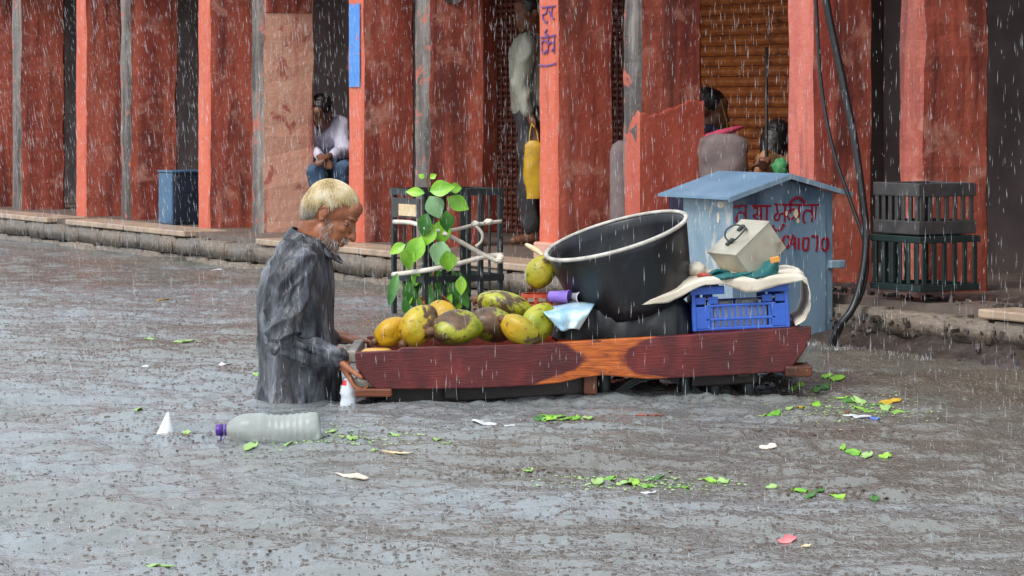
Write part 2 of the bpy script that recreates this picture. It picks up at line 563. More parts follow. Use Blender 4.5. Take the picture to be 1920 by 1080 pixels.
for s0, s1, dz in ((-7.4, -6.3, 0), (-6.28, -5.2, .003), (-5.18, -4.0, 0), (-3.9, -2.9, -.004), (-2.85, -1.6, 0), (-1.2, -0.05, .002), (-0.02, 1.09, 0),
                   (2.26, 3.2, -.002), (3.22, 4.2, .002), (4.9, 5.9, 0), (5.92, 6.8, .003), (9.6, 10.6, 0), (10.65, 11.8, .002)):
    o = mk('coping_slab', fbox(s0, s1, -0.028, 0.30, 0.168 + dz, 0.208 + dz), M['coping'], pave, bevel=0.008)

# ------------------------------------------------------------------ the arcade of shops
arc = thing('shop_arcade', fac(3, 1.2, ZP), 'long row of red plastered shop pillars with shuttered openings behind', 'building')
ZT = 2.12

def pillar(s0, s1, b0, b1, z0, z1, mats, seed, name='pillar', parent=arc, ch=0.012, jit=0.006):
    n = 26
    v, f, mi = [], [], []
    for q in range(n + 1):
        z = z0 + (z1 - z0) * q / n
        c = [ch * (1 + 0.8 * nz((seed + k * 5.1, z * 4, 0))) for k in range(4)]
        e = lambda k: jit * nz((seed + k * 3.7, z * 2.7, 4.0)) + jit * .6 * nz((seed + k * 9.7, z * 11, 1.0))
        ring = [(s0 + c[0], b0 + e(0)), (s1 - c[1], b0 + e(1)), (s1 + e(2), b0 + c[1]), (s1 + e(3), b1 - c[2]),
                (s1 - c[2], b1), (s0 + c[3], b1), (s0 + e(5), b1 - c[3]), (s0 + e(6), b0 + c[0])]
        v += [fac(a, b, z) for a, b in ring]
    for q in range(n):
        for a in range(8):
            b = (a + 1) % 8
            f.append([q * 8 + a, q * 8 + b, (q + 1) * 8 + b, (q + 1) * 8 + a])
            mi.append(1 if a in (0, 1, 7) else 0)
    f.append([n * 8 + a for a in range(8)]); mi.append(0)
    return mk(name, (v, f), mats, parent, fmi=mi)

SA = lambda k: 0.587 + 2.42 * k            # right front corner of the fair-faced pillars
SB = lambda k: 1.387 + 2.42 * k            # and of the bare-edged ones
pil = {}
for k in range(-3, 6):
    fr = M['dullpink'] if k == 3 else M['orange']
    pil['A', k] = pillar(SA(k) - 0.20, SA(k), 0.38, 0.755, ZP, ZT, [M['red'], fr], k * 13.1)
    sd = M['pinkworn'] if k == 0 else M['red']
    pil['B', k] = pillar(SB(k) - 0.17, SB(k), 0.42, 0.835, ZP, ZT, [sd, M['red'] if k == 3 else M['greystone']], k * 17.7 + 3, ch=0.02, jit=0.011)
    if k == 0: pil['B', k]['label'] = 'pillar whose red paint has worn to pale pink'
# pale footing under the pillar with the scrawl
mk('footing', fbox(SA(2) - 0.225, SA(2) + 0.02, 0.355, 0.79, ZP, ZP + 0.10), M['footing'], pil['A', 2], bevel=0.012)
# sky blue painted patch on the front of a pillar
fo = pil['A', 1]
p1 = hit(654, 8, fac(SA(1), 0.374), V); p2 = hit(676, 163, fac(SA(1), 0.374), V)
sa, sb = (p1 - P0).dot(U), (p2 - P0).dot(U)
mk('paint_patch', fbox(min(sa, sb) + .012, max(sa, sb) - .006, 0.369, 0.3745, p2.z, p1.z), M['bluepaint'], fo)
# old red frame strip round the worn pink field on the other
ob = pil['B', 0]
mk('paint_band', fbox(SB(0) + 0.004, SB(0) + 0.012, 0.45, 0.80, 1.72, 2.1), M['red'], ob, bevel=0.004)
# thick repaired plaster on the lower half of the pillar beside the blue cabinet
def patch_geo():
    rr = random.Random(5)
    n = 22
    v, f = [], []
    zb = ZP + 0.01
    pts = []
    for q in range(n + 1):                                   # round the corner: front then side
        t = q / n
        top = 1.045 + 0.010 * rr.uniform(-1, 1) + (0.075 * (t - 0.4) + .022 * math.sin(t * 9) if t > 0.4 else -1.1 * (0.4 - t) ** 2.0)
        if t < 0.4: s, b = SB(2) - 0.135 * (1 - t / 0.4), 0.42
        else: s, b = SB(2), 0.42 + 0.418 * (t - 0.4) / 0.6
        pts.append((s, b, top, t))
    for s, b, top, t in pts:
        o = 0.006
        ds, db = (0, -o) if t < 0.4 else (o, 0)
        if abs(t - 0.4) < 0.02: ds, db = o, -o
        for z, kk in ((zb, 1), (zb + 0.3, 1), (top - 0.35, 1), (top - 0.012, 1), (top, 0.45), (top, -0.3)):
            w = 1 + 0.25 * nz((s * 9, b * 9, z * 5))
            v.append(fac(s + ds * kk * w, b + db * kk * w, z))
    for q in range(n):
        for a in range(5):
            f.append([q * 6 + a, (q + 1) * 6 + a, (q + 1) * 6 + a + 1, q * 6 + a + 1])
    return v, f
pt = mk('plaster_patch', patch_geo(), M['patch'], pil['B', 2], smooth=False)
pt['label'] = 'brighter orange plaster repair with a ragged top edge'
# bare stone showing high on the pillar behind the tree guard
bare = []
for q in range(14):
    an = 2 * math.pi * q / 14
    bare.append(fac(SB(1) + 0.0075, 0.60 + 0.085 * math.cos(an) * (1 + .3 * nz((q, 3, 0), .7)), 1.78 + 0.075 * math.sin(an) * (1 + .3 * nz((q, 9, 0), .7))))
mk('bare_patch', prism(bare, U * 0.006), M['greystone'], pil['B', 1])
# beam over the openings, slab and rear wall with shutters
mk('beam', fbox(-9, 13, 0.36, 0.86, ZT, 2.5), M['red'], arc, bevel=0.02)
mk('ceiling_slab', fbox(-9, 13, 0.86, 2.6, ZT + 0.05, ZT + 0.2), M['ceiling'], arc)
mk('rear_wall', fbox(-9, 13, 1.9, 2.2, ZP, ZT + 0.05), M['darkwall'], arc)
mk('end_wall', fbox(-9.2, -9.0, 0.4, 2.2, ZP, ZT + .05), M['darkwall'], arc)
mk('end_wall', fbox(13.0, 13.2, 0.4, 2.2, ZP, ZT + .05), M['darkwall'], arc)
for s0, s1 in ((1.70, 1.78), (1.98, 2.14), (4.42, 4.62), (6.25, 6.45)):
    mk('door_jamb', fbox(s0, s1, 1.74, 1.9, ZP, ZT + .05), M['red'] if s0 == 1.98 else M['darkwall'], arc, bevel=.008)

def shutter(s0, s1, pitch, depth, mat, label):
    root = mk('roller_shutter', fbox(s0, s1, 1.872, 1.898, ZP, ZT), M['slatbrown'], arc)
    root['label'] = label
    n = 6
    prof = [(-depth * math.sin(math.pi * q / n) , -pitch * 0.5 + pitch * 0.93 * q / n) for q in range(n + 1)]
    v = []
    for e in (-1, 1):
        for b, z in prof: v.append(U * (e * (s1 - s0) / 2) + V * b + Vector((0, 0, z)))
    f = [[q, q + 1, n + 2 + q, n + 1 + q] for q in range(n)]
    me = bpy.data.meshes.new('slat'); me.from_pydata(v, [], f); me.materials.append(mat)
    for p in me.polygons: p.use_smooth = True
    for q in range(int((ZT - ZP) / pitch)):
        o = link('slat', me, fac((s0 + s1) / 2, 1.866 - 0.004 * random.random(), ZP + pitch * (q + 0.5)), root)
    return root
shutter(4.62, 6.25, 0.062, 0.026, M['slat'], 'roller shutter of rusty orange slats')
sh2 = shutter(2.14, 4.42, 0.042, 0.014, M['slatbrown'], 'dark brown roller shutter of narrow slats')
lk = []
for q in range(34):
    lk.append(fbox(2.17 + q * 0.068, 2.178 + q * 0.068, 1.845, 1.87, ZP, ZT))
o = mk('link_bars', merge(*lk), M['slatbrown'], sh2); o['kind'] = 'stuff'

# lettering in strokes on a wall: polylines in photo pixels thrown on the plane through P facing n
def strokes(lines, P, n, width, proud):
    geos = []
    n = n.normalized()
    for ln in lines:
        w = width
        if isinstance(ln[0], (int, float)): w = width * ln[0]; ln = ln[1]
        pts = [hit(x, y, P, n) + n * proud for x, y in ln]
        pts = spline(pts, 3) if len(pts) > 2 else pts
        v, f = [], []
        for q, p in enumerate(pts):
            t = (pts[min(q + 1, len(pts) - 1)] - pts[max(q - 1, 0)]).normalized()
            i = t.cross(n).normalized()
            ww = w * (0.85 + 0.3 * abs(nz(p, 60)))
            for a in (-1, 1): v.append(p + i * (a * ww / 2))
            for a in (-1, 1): v.append(p + i * (a * ww / 2) - n * proud)
        for q in range(len(pts) - 1):
            a = q * 4; b = a + 4
            f += [[a, a + 1, b + 1, b], [a, b, b + 2, a + 2], [a + 1, a + 3, b + 3, b + 1]]
        f += [[0, 2, 3, 1], [b, b + 1, b + 3, b + 2]]
        geos.append((v, f))
    return merge(*geos)
M['ink'] = plain('violet_ink', srgb(92, 66, 128), srgb(120, 84, 140), 40, 0.6, 0.0)
scr = [[(1016, 14), (1042, 11)], [(1036, 12), (1035, 30), (1040, 36)], [(1027, 13), (1025, 24), (1018, 28), (1020, 38), (1027, 42)], [(1030, 20), (1033, 30)],
       [(1014, 71), (1042, 66)], [(1026, 55), (1022, 62), (1028, 66)], [(1028, 68), (1028, 92), (1025, 101)], [(1028, 80), (1019, 76), (1016, 86), (1019, 100), (1026, 94)],
       [(1028, 84), (1036, 78), (1040, 86), (1035, 96)], [(1040, 68), (1040, 100)], [(1011, 122), (1026, 123), (1042, 119)]]
mk('scrawled_writing', strokes(scr, fac(SA(2), 0.377), -V, 0.009, 0.005), M['ink'], pil['A', 2])
# ------------------------------------------------------------------ more materials
def board_mat():
    m = NT('worn_maroon_paint_on_wood')
    x, y, z = m.sep()
    grain = m.noise(14, m.map((0.6, 4, 9)), 6, 0.6, 0.4)
    wood = m.ramp(grain, [(0.3, srgb(126, 56, 18)), (0.55, srgb(190, 96, 34)), (0.75, srgb(214, 122, 52))])
    spots = m.ramp(m.noise(24, m.map((0.5, 1, 2.2)), 5, 0.65), [(0.58, (0, 0, 0)), (0.66, (1, 1, 1))])
    dx = m.math('ABSOLUTE', m.math('SUBTRACT', x, 0.055))
    centre = m.math('LESS_THAN', m.math('ABSOLUTE', m.math('SUBTRACT', x, 0.03)), 0.06)
    wood = m.mix(m.math('MULTIPLY', m.math('MULTIPLY', spots, centre), 0.85), wood, srgb(40, 24, 18))
    paint = m.ramp(m.noise(9, m.map((1, 1, 0.6)), 6, 0.62, 0.3), [(0.3, srgb(60, 18, 20)), (0.55, srgb(92, 26, 26)), (0.78, srgb(128, 44, 38))])
    zz = m.math('SUBTRACT', z, m.math('ADD', 0.10, m.math('MULTIPLY', x, 0.03)))
    w = m.math('ADD', 0.105, m.math('MULTIPLY', m.math('MULTIPLY', zz, zz), 26))
    wob = m.math('MULTIPLY', m.math('SUBTRACT', m.noise(9, None, 5), 0.5), 0.16)
    d = m.math('ADD', m.math('SUBTRACT', dx, w), wob)
    k = m.ramp(m.math('MULTIPLY_ADD', d, 8.0, ), [(0.0, (0, 0, 0)), (0.25, (1, 1, 1))])
    col = m.mix(k, wood, paint)
    m.bump(m.noise(30, m.map((0.3, 3, 6)), 5), 0.35, 0.006)
    return m.done(col, 0.3, 0, 0.5, 0.25)

M['board'] = board_mat()
M['oldwood'] = plain('wet_red_wood', srgb(122, 54, 40), srgb(96, 40, 32), 6, 0.4, 0.4, 30, 0.006, stretch=(0.4, 3, 3), stain=srgb(52, 30, 26), sscale=6)
M['greywood'] = plain('wet_grey_wood', srgb(164, 158, 146), srgb(126, 122, 114), 6, 0.45, 0.4, 30, 0.006, stretch=(0.4, 3, 3))
M['brownwood'] = plain('wet_brown_wood', srgb(128, 66, 34), srgb(82, 44, 28), 6, 0.4, 0.4, 30, 0.006, stretch=(0.4, 3, 3), stain=srgb(40, 28, 22), sscale=6)
M['blackwood'] = plain('blackened_wood', srgb(38, 32, 30), srgb(58, 46, 40), 8, 0.5, 0.4, 30, 0.006)
M['rubber'] = plain('black_rubber', srgb(24, 24, 25), srgb(34, 34, 36), 20, 0.55, 0.1)
M['steel'] = plain('dull_steel', srgb(138, 136, 130), srgb(104, 100, 94), 12, 0.35, 0.15, metal=0.7)
M['tub'] = plain('black_plastic_tub', srgb(20, 21, 25), srgb(36, 38, 44), 6, 0.36, 0.1, 60, stretch=(2, 2, 0.5), stain=srgb(62, 64, 70), sthr=(0.58, 0.76), sscale=5)
M['tubrim'] = plain('scuffed_pale_rim', srgb(206, 202, 192), srgb(150, 144, 134), 18, 0.4, 0.1)
M['crate'] = plain('blue_crate_plastic', srgb(44, 84, 176), srgb(60, 104, 198), 10, 0.35, 0.08, stain=srgb(120, 140, 190), sthr=(0.66, 0.78), sscale=14)
M['sack'] = plain('dirty_white_sacking', srgb(222, 214, 198), srgb(196, 184, 164), 7, 0.6, 0.35, 160, 0.002, stain=srgb(150, 120, 92), sthr=(0.58, 0.72), sscale=6)
M['blackbag'] = plain('wet_black_plastic', srgb(18, 19, 22), srgb(28, 29, 33), 12, 0.45, 0.25, 24, 0.01)
M['bluesheet'] = plain('pale_blue_sheet', srgb(120, 172, 214), srgb(206, 226, 226), 9, 0.35, 0.2, 20, 0.006, stain=srgb(226, 236, 226), sscale=8)
M['purple'] = plain('purple_plastic', srgb(126, 96, 190), srgb(148, 122, 206), 14, 0.35, 0.05)
M['purplecap'] = plain('deep_purple_cap', srgb(84, 40, 150), srgb(64, 28, 120), 20, 0.35, 0.05)
M['paleplastic'] = plain('pale_grey_plastic', srgb(200, 194, 206), srgb(178, 172, 186), 14, 0.35, 0.05)
M['brick'] = plain('orange_red_plastic', srgb(200, 84, 52), srgb(170, 66, 44), 14, 0.5, 0.1)
M['tin'] = plain('stained_tinplate', srgb(196, 190, 172), srgb(164, 156, 136), 8, 0.35, 0.1, metal=0.35, stain=srgb(98, 66, 52), sthr=(0.58, 0.72), sscale=7)
M['teal'] = plain('teal_cloth', srgb(34, 108, 108), srgb(20, 82, 86), 10, 0.6, 0.4, 60, 0.004)
M['redcloth'] = plain('red_cloth', srgb(190, 84, 70), srgb(150, 60, 50), 10, 0.6, 0.2)
M['yellowtape'] = plain('ochre_scrap', srgb(222, 156, 70), srgb(196, 130, 50), 10, 0.5, 0.1)
M['cabinet'] = plain('blue_grey_sheet_metal', srgb(118, 140, 156), srgb(98, 122, 142), 5, 0.4, 0.15, 30, 0.003, stretch=(1, 1, 0.4), stain=srgb(62, 82, 102), sthr=(0.52, 0.66), sscale=5, spec=0.4)
M['cabinetside'] = plain('peeling_blue_sheet_metal', srgb(108, 134, 154), srgb(142, 162, 174), 8, 0.45, 0.2, 30, 0.004, stretch=(1.6, 1.6, 0.55), stain=srgb(178, 182, 178), sthr=(0.55, 0.60), sscale=15)
M['roofmetal'] = plain('sky_blue_roof_sheet', srgb(116, 146, 170), srgb(98, 128, 154), 5, 0.35, 0.1, stain=srgb(74, 92, 108), sthr=(0.6, 0.8), sscale=4)
M['redpaint'] = plain('crimson_brush_paint', srgb(150, 22, 44), srgb(122, 18, 38), 30, 0.45, 0.0)
M['tan'] = plain('bare_tan_spot', srgb(210, 180, 130), srgb(226, 210, 180), 30, 0.5, 0.0)
M['cable'] = plain('black_cable', srgb(20, 20, 22), srgb(34, 34, 36), 30, 0.35, 0.1)
M['tie'] = plain('white_cloth_tie', srgb(226, 220, 206), srgb(200, 190, 174), 20, 0.6, 0.3, 80, 0.003)
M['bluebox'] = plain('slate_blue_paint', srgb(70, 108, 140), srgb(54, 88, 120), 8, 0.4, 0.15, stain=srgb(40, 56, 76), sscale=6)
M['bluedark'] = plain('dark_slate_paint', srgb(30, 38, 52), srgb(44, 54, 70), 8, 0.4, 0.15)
M['crateblack'] = plain('sooty_grey_plastic', srgb(50, 48, 50), srgb(76, 72, 70), 10, 0.5, 0.2)
M['crategreen'] = plain('dark_green_plastic', srgb(24, 36, 36), srgb(34, 50, 48), 10, 0.45, 0.2)
M['cord'] = plain('dark_pole', srgb(36, 28, 26), None, 8, 0.5, 0.1)

def coconut_mat(name, green, yellow, brown_thr, seed):
    m = NT(name)
    src = m.map((1, 1, 1), (seed, seed * 1.7, seed * .6))
    x, y, z = m.sep()
    col = m.ramp(m.noise(9, src, 5, 0.6, 0.4), [(0.34, green), (0.62, yellow)])
    b = m.ramp(m.noise(6.5, src, 6, 0.6, 0.5), [(brown_thr, (0, 0, 0)), (brown_thr + 0.035, (1, 1, 1))])
    bc = m.ramp(m.noise(30, m.map((1, 1, 1), (seed, 0, 0)), 5), [(0.3, srgb(56, 40, 26)), (0.7, srgb(112, 84, 56))])
    col = m.mix(b, col, bc)
    sp = m.ramp(m.noise(46, src, 3), [(0.60, (0, 0, 0)), (0.68, (1, 1, 1))])
    col = m.mix(m.math('MULTIPLY', sp, 0.75), col, srgb(92, 66, 34))
    m.bump(m.noise(26, src, 6, 0.65), 0.5, 0.010)
    return m.done(col, 0.38, 0, 0.5, 0.05)

# ------------------------------------------------------------------ push cart
cart = thing('push_cart', (0.30, 10.5, -0.85), 'worn maroon and orange wooden push cart, axle deep in flood water', 'cart')
YN = lambda px: 10.0 + 0.30 * (px - 665) / 855.0         # near side board
YF = lambda px: YN(px) + 0.72                            # far side board
outline = [(665, 661), (745, 657), (752, 652), (900, 648), (1000, 644), (1180, 634), (1350, 624), (1521, 611), (1521, 630), (1512, 652), (1494, 678), (1478, 697),
           (1380, 703), (1290, 708), (1215, 711), (1170, 707), (1130, 704), (1092, 708), (1050, 718), (985, 724), (900, 728), (800, 730), (706, 730), (690, 717), (668, 690)]
pts = [Wp(x, y, YN(x)) for x, y in outline]
mk('side_board', prism(list(reversed(pts)), Vector((0, 0.032, 0))), M['board'], cart, bevel=0.005)
topz = lambda px: Wp(px, 661 - 50 * (px - 665) / 856.0, YN(px)).z       # height of the board's top edge
def atz(px, dz, far=0.0):
    p = Wp(px, 0, YN(px))
    return Vector((p.x, YN(px) + far, topz(px) + dz))
fpts = [atz(668, -0.0, .70), atz(1515, 0.0, .70), atz(1510, -.05, .70), atz(1480, -.13, .70), atz(700, -.12, .70), atz(668, -.05, .70)]
mk('side_board', prism(fpts, Vector((0, 0.032, 0))), M['oldwood'], cart, bevel=0.005)['label'] = 'far side board'
# deck planks, each running the length of the cart
for q in range(6):
    f0 = 0.04 + q * 0.11
    a, b = atz(672, -0.062, f0), atz(1508, -0.062, f0)
    g = prism([a, b, b + Vector((0, 0.104, 0)), a + Vector((0, 0.104, 0))], Vector((0, 0, -0.022)))
    mk('deck_plank', g, M['oldwood'] if q % 2 else M['brownwood'], cart, bevel=0.003)
# cross beams below and the end boards
def cross(px, dz, wx, hz, mat, f0=-0.02, f1=0.76, name='cross_beam'):
    a = atz(px, dz, f0)
    return mk(name, box(a + Vector((0, (f1 - f0) / 2, -hz / 2)), wx, f1 - f0, hz), mat, cart, bevel=0.006)
cross(656, -0.002, 0.034, 0.045, M['greywood'], 0.10, 0.70, 'end_rail')
cross(686, -0.105, 0.10, 0.028, M['greywood'], 0.035, 0.69)
cross(700, -0.134, 0.135, 0.03, M['brownwood'], -0.01, 0.70)
cross(1108, -0.115, 0.05, 0.095, M['brownwood'], 0.05, 0.70)
cross(1500, -0.085, 0.05, 0.055, M['greywood'], 0.04, 0.69)
cross(1497, -0.145, 0.10, 0.04, M['brownwood'], -0.02, 0.72)
cross(1395, -0.14, 0.05, 0.04, M['blackwood'], 0.02, 0.70)
cross(845, -0.135, 0.05, 0.06, M['blackwood'], 0.05, 0.70)
# leaf springs and their shackles under the deck
def spring(px0, px1, f, top, end):
    geos = []
    for q in range(3):
        k = 0.16 * q
        pp = []
        for i in range(13):
            t = k / 2 + (1 - k) * i / 12
            px = px0 + (px1 - px0) * t
            p = atz(px, 0, f)
            p.z = end + (top - end) * math.sin(math.pi * t) - 0.011 * q
            pp.append(p)
        v, ff = [], []
        for p in pp:
            for dy, dz in ((-.022, 0), (.022, 0), (.022, .009), (-.022, .009)): v.append(p + Vector((0, dy, dz)))
        for i in range(12):
            for a in range(4):
                b = (a + 1) % 4
                ff.append([i * 4 + a, i * 4 + b, i * 4 + 4 + b, i * 4 + 4 + a])
        ff += [[3, 2, 1, 0], [48, 49, 50, 51]]
        geos.append((v, ff))
    return mk('leaf_spring', merge(*geos), M['iron'], cart)
for f in (0.16, 0.60):
    spring(1140, 1330, f, 0.075, -0.02)
    spring(775, 960, f, 0.04, -0.03)
for px in (1135, 1345, 1290, 1410, 770, 965):
    for f in (0.14, 0.62):
        p = atz(px, 0, f)
        mk('shackle', limb([Vector((p.x, p.y, p.z - 0.11)), Vector((p.x, p.y, -0.10))], [0.026, 0.024], 10), M['iron'], cart, smooth=True)
# black beams added to deepen the shade under the cart
for f0 in (0.09, 0.60):
    for p0, p1 in ((725, 1100), (1300, 1425)):
        a, b = atz(p0, -.135, f0), atz(p1, -.135, f0)
        mk('shade_beam', prism([a, b, b + Vector((0, .05, 0)), a + Vector((0, .05, 0))], Vector((0, 0, -.075))), M['blackwood'], cart, bevel=.006)
# wheels stand under water on the road
for px, f in ((1240, 0.02), (1240, 0.66), (865, 0.02), (865, 0.66)):
    p = atz(px, 0, f)
    c = Vector((p.x, p.y + 0.03, -0.55))
    Mx = Matrix.Translation(c) @ Matrix.Rotation(R(90), 4, 'X')
    w = mk('wheel', lathe([(0.035, -.03), (0.05, -.03), (0.05, .03), (0.035, .03), (.035, -.03)], 12, Mx), M['iron'], cart)
    ring = [(0.30 - 0.022 + 0.022 * math.cos(a), 0.022 * math.sin(a)) for a in [2 * math.pi * i / 8 for i in range(9)]]
    mk('tyre', lathe(ring, 28, Mx), M['rubber'], w, smooth=True)
    sp = [tube([c, c + Vector((0.27 * math.cos(a), 0, 0.27 * math.sin(a)))], 0.004, 4) for a in [2 * math.pi * i / 14 for i in range(14)]]
    mk('spokes', merge(*sp), M['steel'], w)
for px in (1240, 865):
    p = atz(px, 0, 0)
    mk('axle', tube([Vector((p.x, p.y, -0.55)), Vector((p.x, p.y + .74, -0.55))], 0.014, 8), M['iron'], cart)
    for f in (.16, .60):
        q = atz(px, 0, f)
        mk('axle_block', box((q.x, q.y, -0.27), 0.05, 0.05, 0.56), M['blackwood'], cart)

# ------------------------------------------------------------------ coconuts
def coconut(name, cpx, cpy, Y, a, b, tilt, yaw, mat, label, cut=False, seed=0):
    """a half length, b half width; tilt on screen, yaw about the vertical"""
    n, m = 28, 20
    v, f = ell((0, 0, 0), (1, 1, 1), n, m)
    out = []
    for p in v:
        t = p.z                                   # -1 blunt end .. 1 pointed end
        ang = math.atan2(p.y, p.x)
        k = 1 + 0.085 * math.cos(3 * ang + seed) + 0.02 * math.cos(6 * ang)
        k *= 1 - 0.10 * max(0, t) ** 2
        k *= 1 + 0.035 * nz(p + Vector((seed, 0, 0)), 1.8) + 0.012 * nz(p + Vector((0, seed, 0)), 6)
        z = t * (1 + 0.06 * max(0, t) ** 4)
        if t < -0.93: z += 0.05
        out.append(Vector((p.x * b * k, p.y * b * k, z * a)))
    rot = Matrix.Rotation(R(yaw), 4, 'Z') @ Matrix.Rotation(R(90 - tilt), 4, 'Y')
    c = Wp(cpx, cpy, Y)
    o = mk(name, ([rot @ p + c for p in out], f), mat, None, smooth=True)
    tag(o, label, 'coconut', 'coconuts on the push cart')
    # stem calyx at the blunt end
    cal = lathe([(0.30 * b, 0.0), (0.27 * b, -.02 * a / .09), (0.10 * b, -0.03 * a / .09), (0.04, -.02)][:3], 10, Matrix.Translation(c) @ rot @ Matrix.Translation((0, 0, -a * 0.88)), False, True)
    mk('calyx', cal, M['husk'], o)
    return o
M['husk'] = plain('brown_husk', srgb(112, 78, 50), srgb(78, 54, 38), 30, 0.6, 0.4, 60)
GR, YL, OR = srgb(124, 134, 26), srgb(178, 168, 40), srgb(184, 138, 24)
cm = lambda n, g, y, t, s: coconut_mat('coconut_' + n, g, y, t, s)
YC = 10.22
coconut('coconut', 733, 622, YC + .02, .070, .052, 30, 15, cm('a', srgb(180, 132, 20), srgb(200, 158, 26), .62, 1.3), 'small orange yellow coconut at the left end of the heap', seed=1)
coconut('coconut', 784, 611, YC - .02, .086, .064, 48, 20, cm('b', OR, srgb(184, 166, 40), .50, 4.1), 'upright yellow coconut with brown top, second from the left', seed=2)
coconut('coconut', 826, 590, YC + .12, .062, .050, 20, -30, cm('c', srgb(186, 148, 26), srgb(196, 170, 46), .60, 2.2), 'yellow coconut peeping out behind the brown scarred one', seed=3)
coconut('coconut', 857, 616, YC - .06, .100, .064, 6, 12, cm('d', srgb(112, 126, 22), srgb(168, 166, 40), .48, 7.7), 'front green coconut with a big dark brown scar', seed=4)
coconut('coconut', 926, 609, YC + .0, .094, .063, -14, 25, cm('e', srgb(116, 130, 24), srgb(164, 164, 42), .46, 5.4), 'brown topped green coconut in the middle of the heap', seed=5)
coconut('coconut', 944, 572, YC + .17, .108, .056, -10, -12, cm('f', srgb(130, 142, 30), srgb(172, 172, 46), .48, 9.2), 'long green and brown coconut on top at the back', seed=6)
coconut('coconut', 975, 617, YC - .08, .078, .050, -28, -15, cm('g', srgb(150, 144, 26), srgb(190, 150, 26), .58, 3.6), 'yellow green coconut low in front of the spotted one', seed=7)
coconut('coconut', 1006, 607, YC + .02, .084, .060, 52, 20, cm('h', srgb(142, 152, 28), srgb(180, 174, 46), .52, 11.9), 'spotted lime coconut beside the pale blue sheet', seed=8)
coconut('coconut', 1015, 510, YC + .33, .072, .054, 55, 10, cm('i', srgb(146, 148, 30), srgb(182, 162, 40), .50, 14.3), 'green coconut standing on the orange basket behind the tub', seed=9)
v, f = lathe([(0.0, .0), (.05, .0), (.062, .012), (.058, .026), (.044, .034), (0.0, .036)], 20, Matrix.Translation(atz(704, -0.035, 0.12)))
tag(mk('coconut_piece', (v, f), cm('j', srgb(214, 150, 60), srgb(214, 170, 90), .6, 6.0), None, smooth=True), 'cut flat orange piece of coconut by the near hand', 'coconut')
# fibre sprigs sticking out of the heap
for (x0, y0, x1, y1), lb in (((795, 572, 789, 556), 'short orange stalk above the upright yellow coconut'), ((850, 578, 828, 553), 'longer orange stalk leaning above the scarred coconut'), ((890, 580, 886, 566), 'stubby orange stalk beside the brown topped coconut')):
    tag(mk('fruit_stalk', tube(spline([Wp(x0, y0, YC + .1), Wp((x0 + x1) / 2 + 2, (y0 + y1) / 2, YC + .11), Wp(x1, y1, YC + .1)]), [.006] * 5 + [.005] * 3 + [.003], 6), M['brownwood'], smooth=True), lb, 'stalk')

# ------------------------------------------------------------------ things carried on the cart
# orange red basket with broken rim under the single coconut
bk = thing('basket', Wp(1015, 575, 10.55), 'orange red slatted plastic basket behind the coconuts', 'basket')
bc = Wp(1016, 0, 10.56); zb = topz(1016) - 0.06
for q, (dz, hh) in enumerate(((0.20, .014), (0.165, .010), (0.13, .010), (0.09, .012), (0.04, .012), (0.0, .014))):
    r_ = 0.062 + 0.06 * dz
    mk('rim' if q == 0 else 'hoop', lathe([(r_, -hh / 2), (r_ + .006, -hh / 2), (r_ + .006, hh / 2), (r_, hh / 2), (r_, -hh / 2)], 20, Matrix.Translation((bc.x, bc.y, zb + dz))), M['brick'], bk)
for q in range(10):
    a = 2 * math.pi * q / 10
    d = Vector((math.cos(a), math.sin(a), 0))
    mk('stave', bar(Vector((bc.x, bc.y, zb)) + d * .064, Vector((bc.x, bc.y, zb + .2)) + d * .075, .012, .004), M['brick'], bk)
mk('floor', lathe([(0.001, 0), (.064, 0)], 16, Matrix.Translation((bc.x, bc.y, zb))), M['brick'], bk)

# dry husk and twig lying over the basket
tag(mk('dry_leaf', tube(spline([Wp(985, 458, 10.66), Wp(1000, 466, 10.64), Wp(1014, 476, 10.62), Wp(1022, 486, 10.6)]), [.004, .008, .009, .010, .011, .011, .011, .010, .009, .008, .007, .006, .005], 6), M['tan'], smooth=True), 'curled dry leaf poking up behind the single coconut', 'leaf')
tag(mk('stick', tube([Wp(1038, 492, 10.42), Wp(1062, 540, 10.40)], [.004, .003], 6), M['brownwood']), 'thin stick leaning against the black tub', 'stick')

# large black tub tipped to the left
ax = Vector((-math.sin(R(16)), -math.sin(R(9)), math.cos(R(16)))).normalized()
rc = Wp(1155, 441, 10.45)
rq = ax.to_track_quat('Z', 'Y').to_matrix().to_4x4()
HT = 0.285
TM = Matrix.Translation(rc - ax * HT) @ rq
tub = thing('tub', rc - ax * HT, 'big black plastic tub with pale rim, tipped over on the cart', 'tub')
mk('shell', lathe([(0.0, 0.0), (.205, 0.0), (.222, .01), (.23, .05), (.268, .25), (.272, .275), (.266, .282), (.258, .275), (.252, .24), (.214, .03), (.19, .014), (0.0, .014)], 64, TM), M['tub'], tub, smooth=True)
mk('rim', lathe([(.270, .277), (.278, .277), (.282, .281), (.282, .287), (.278, .290), (.270, .291), (.265, .287), (.266, .280), (.270, .277)], 64, TM), M['tubrim'], tub, smooth=True)
g = Wp(1281, 432, 10.38)
mk('sticker', box(g, .010, .004, .034), M['yellowtape'], tub)

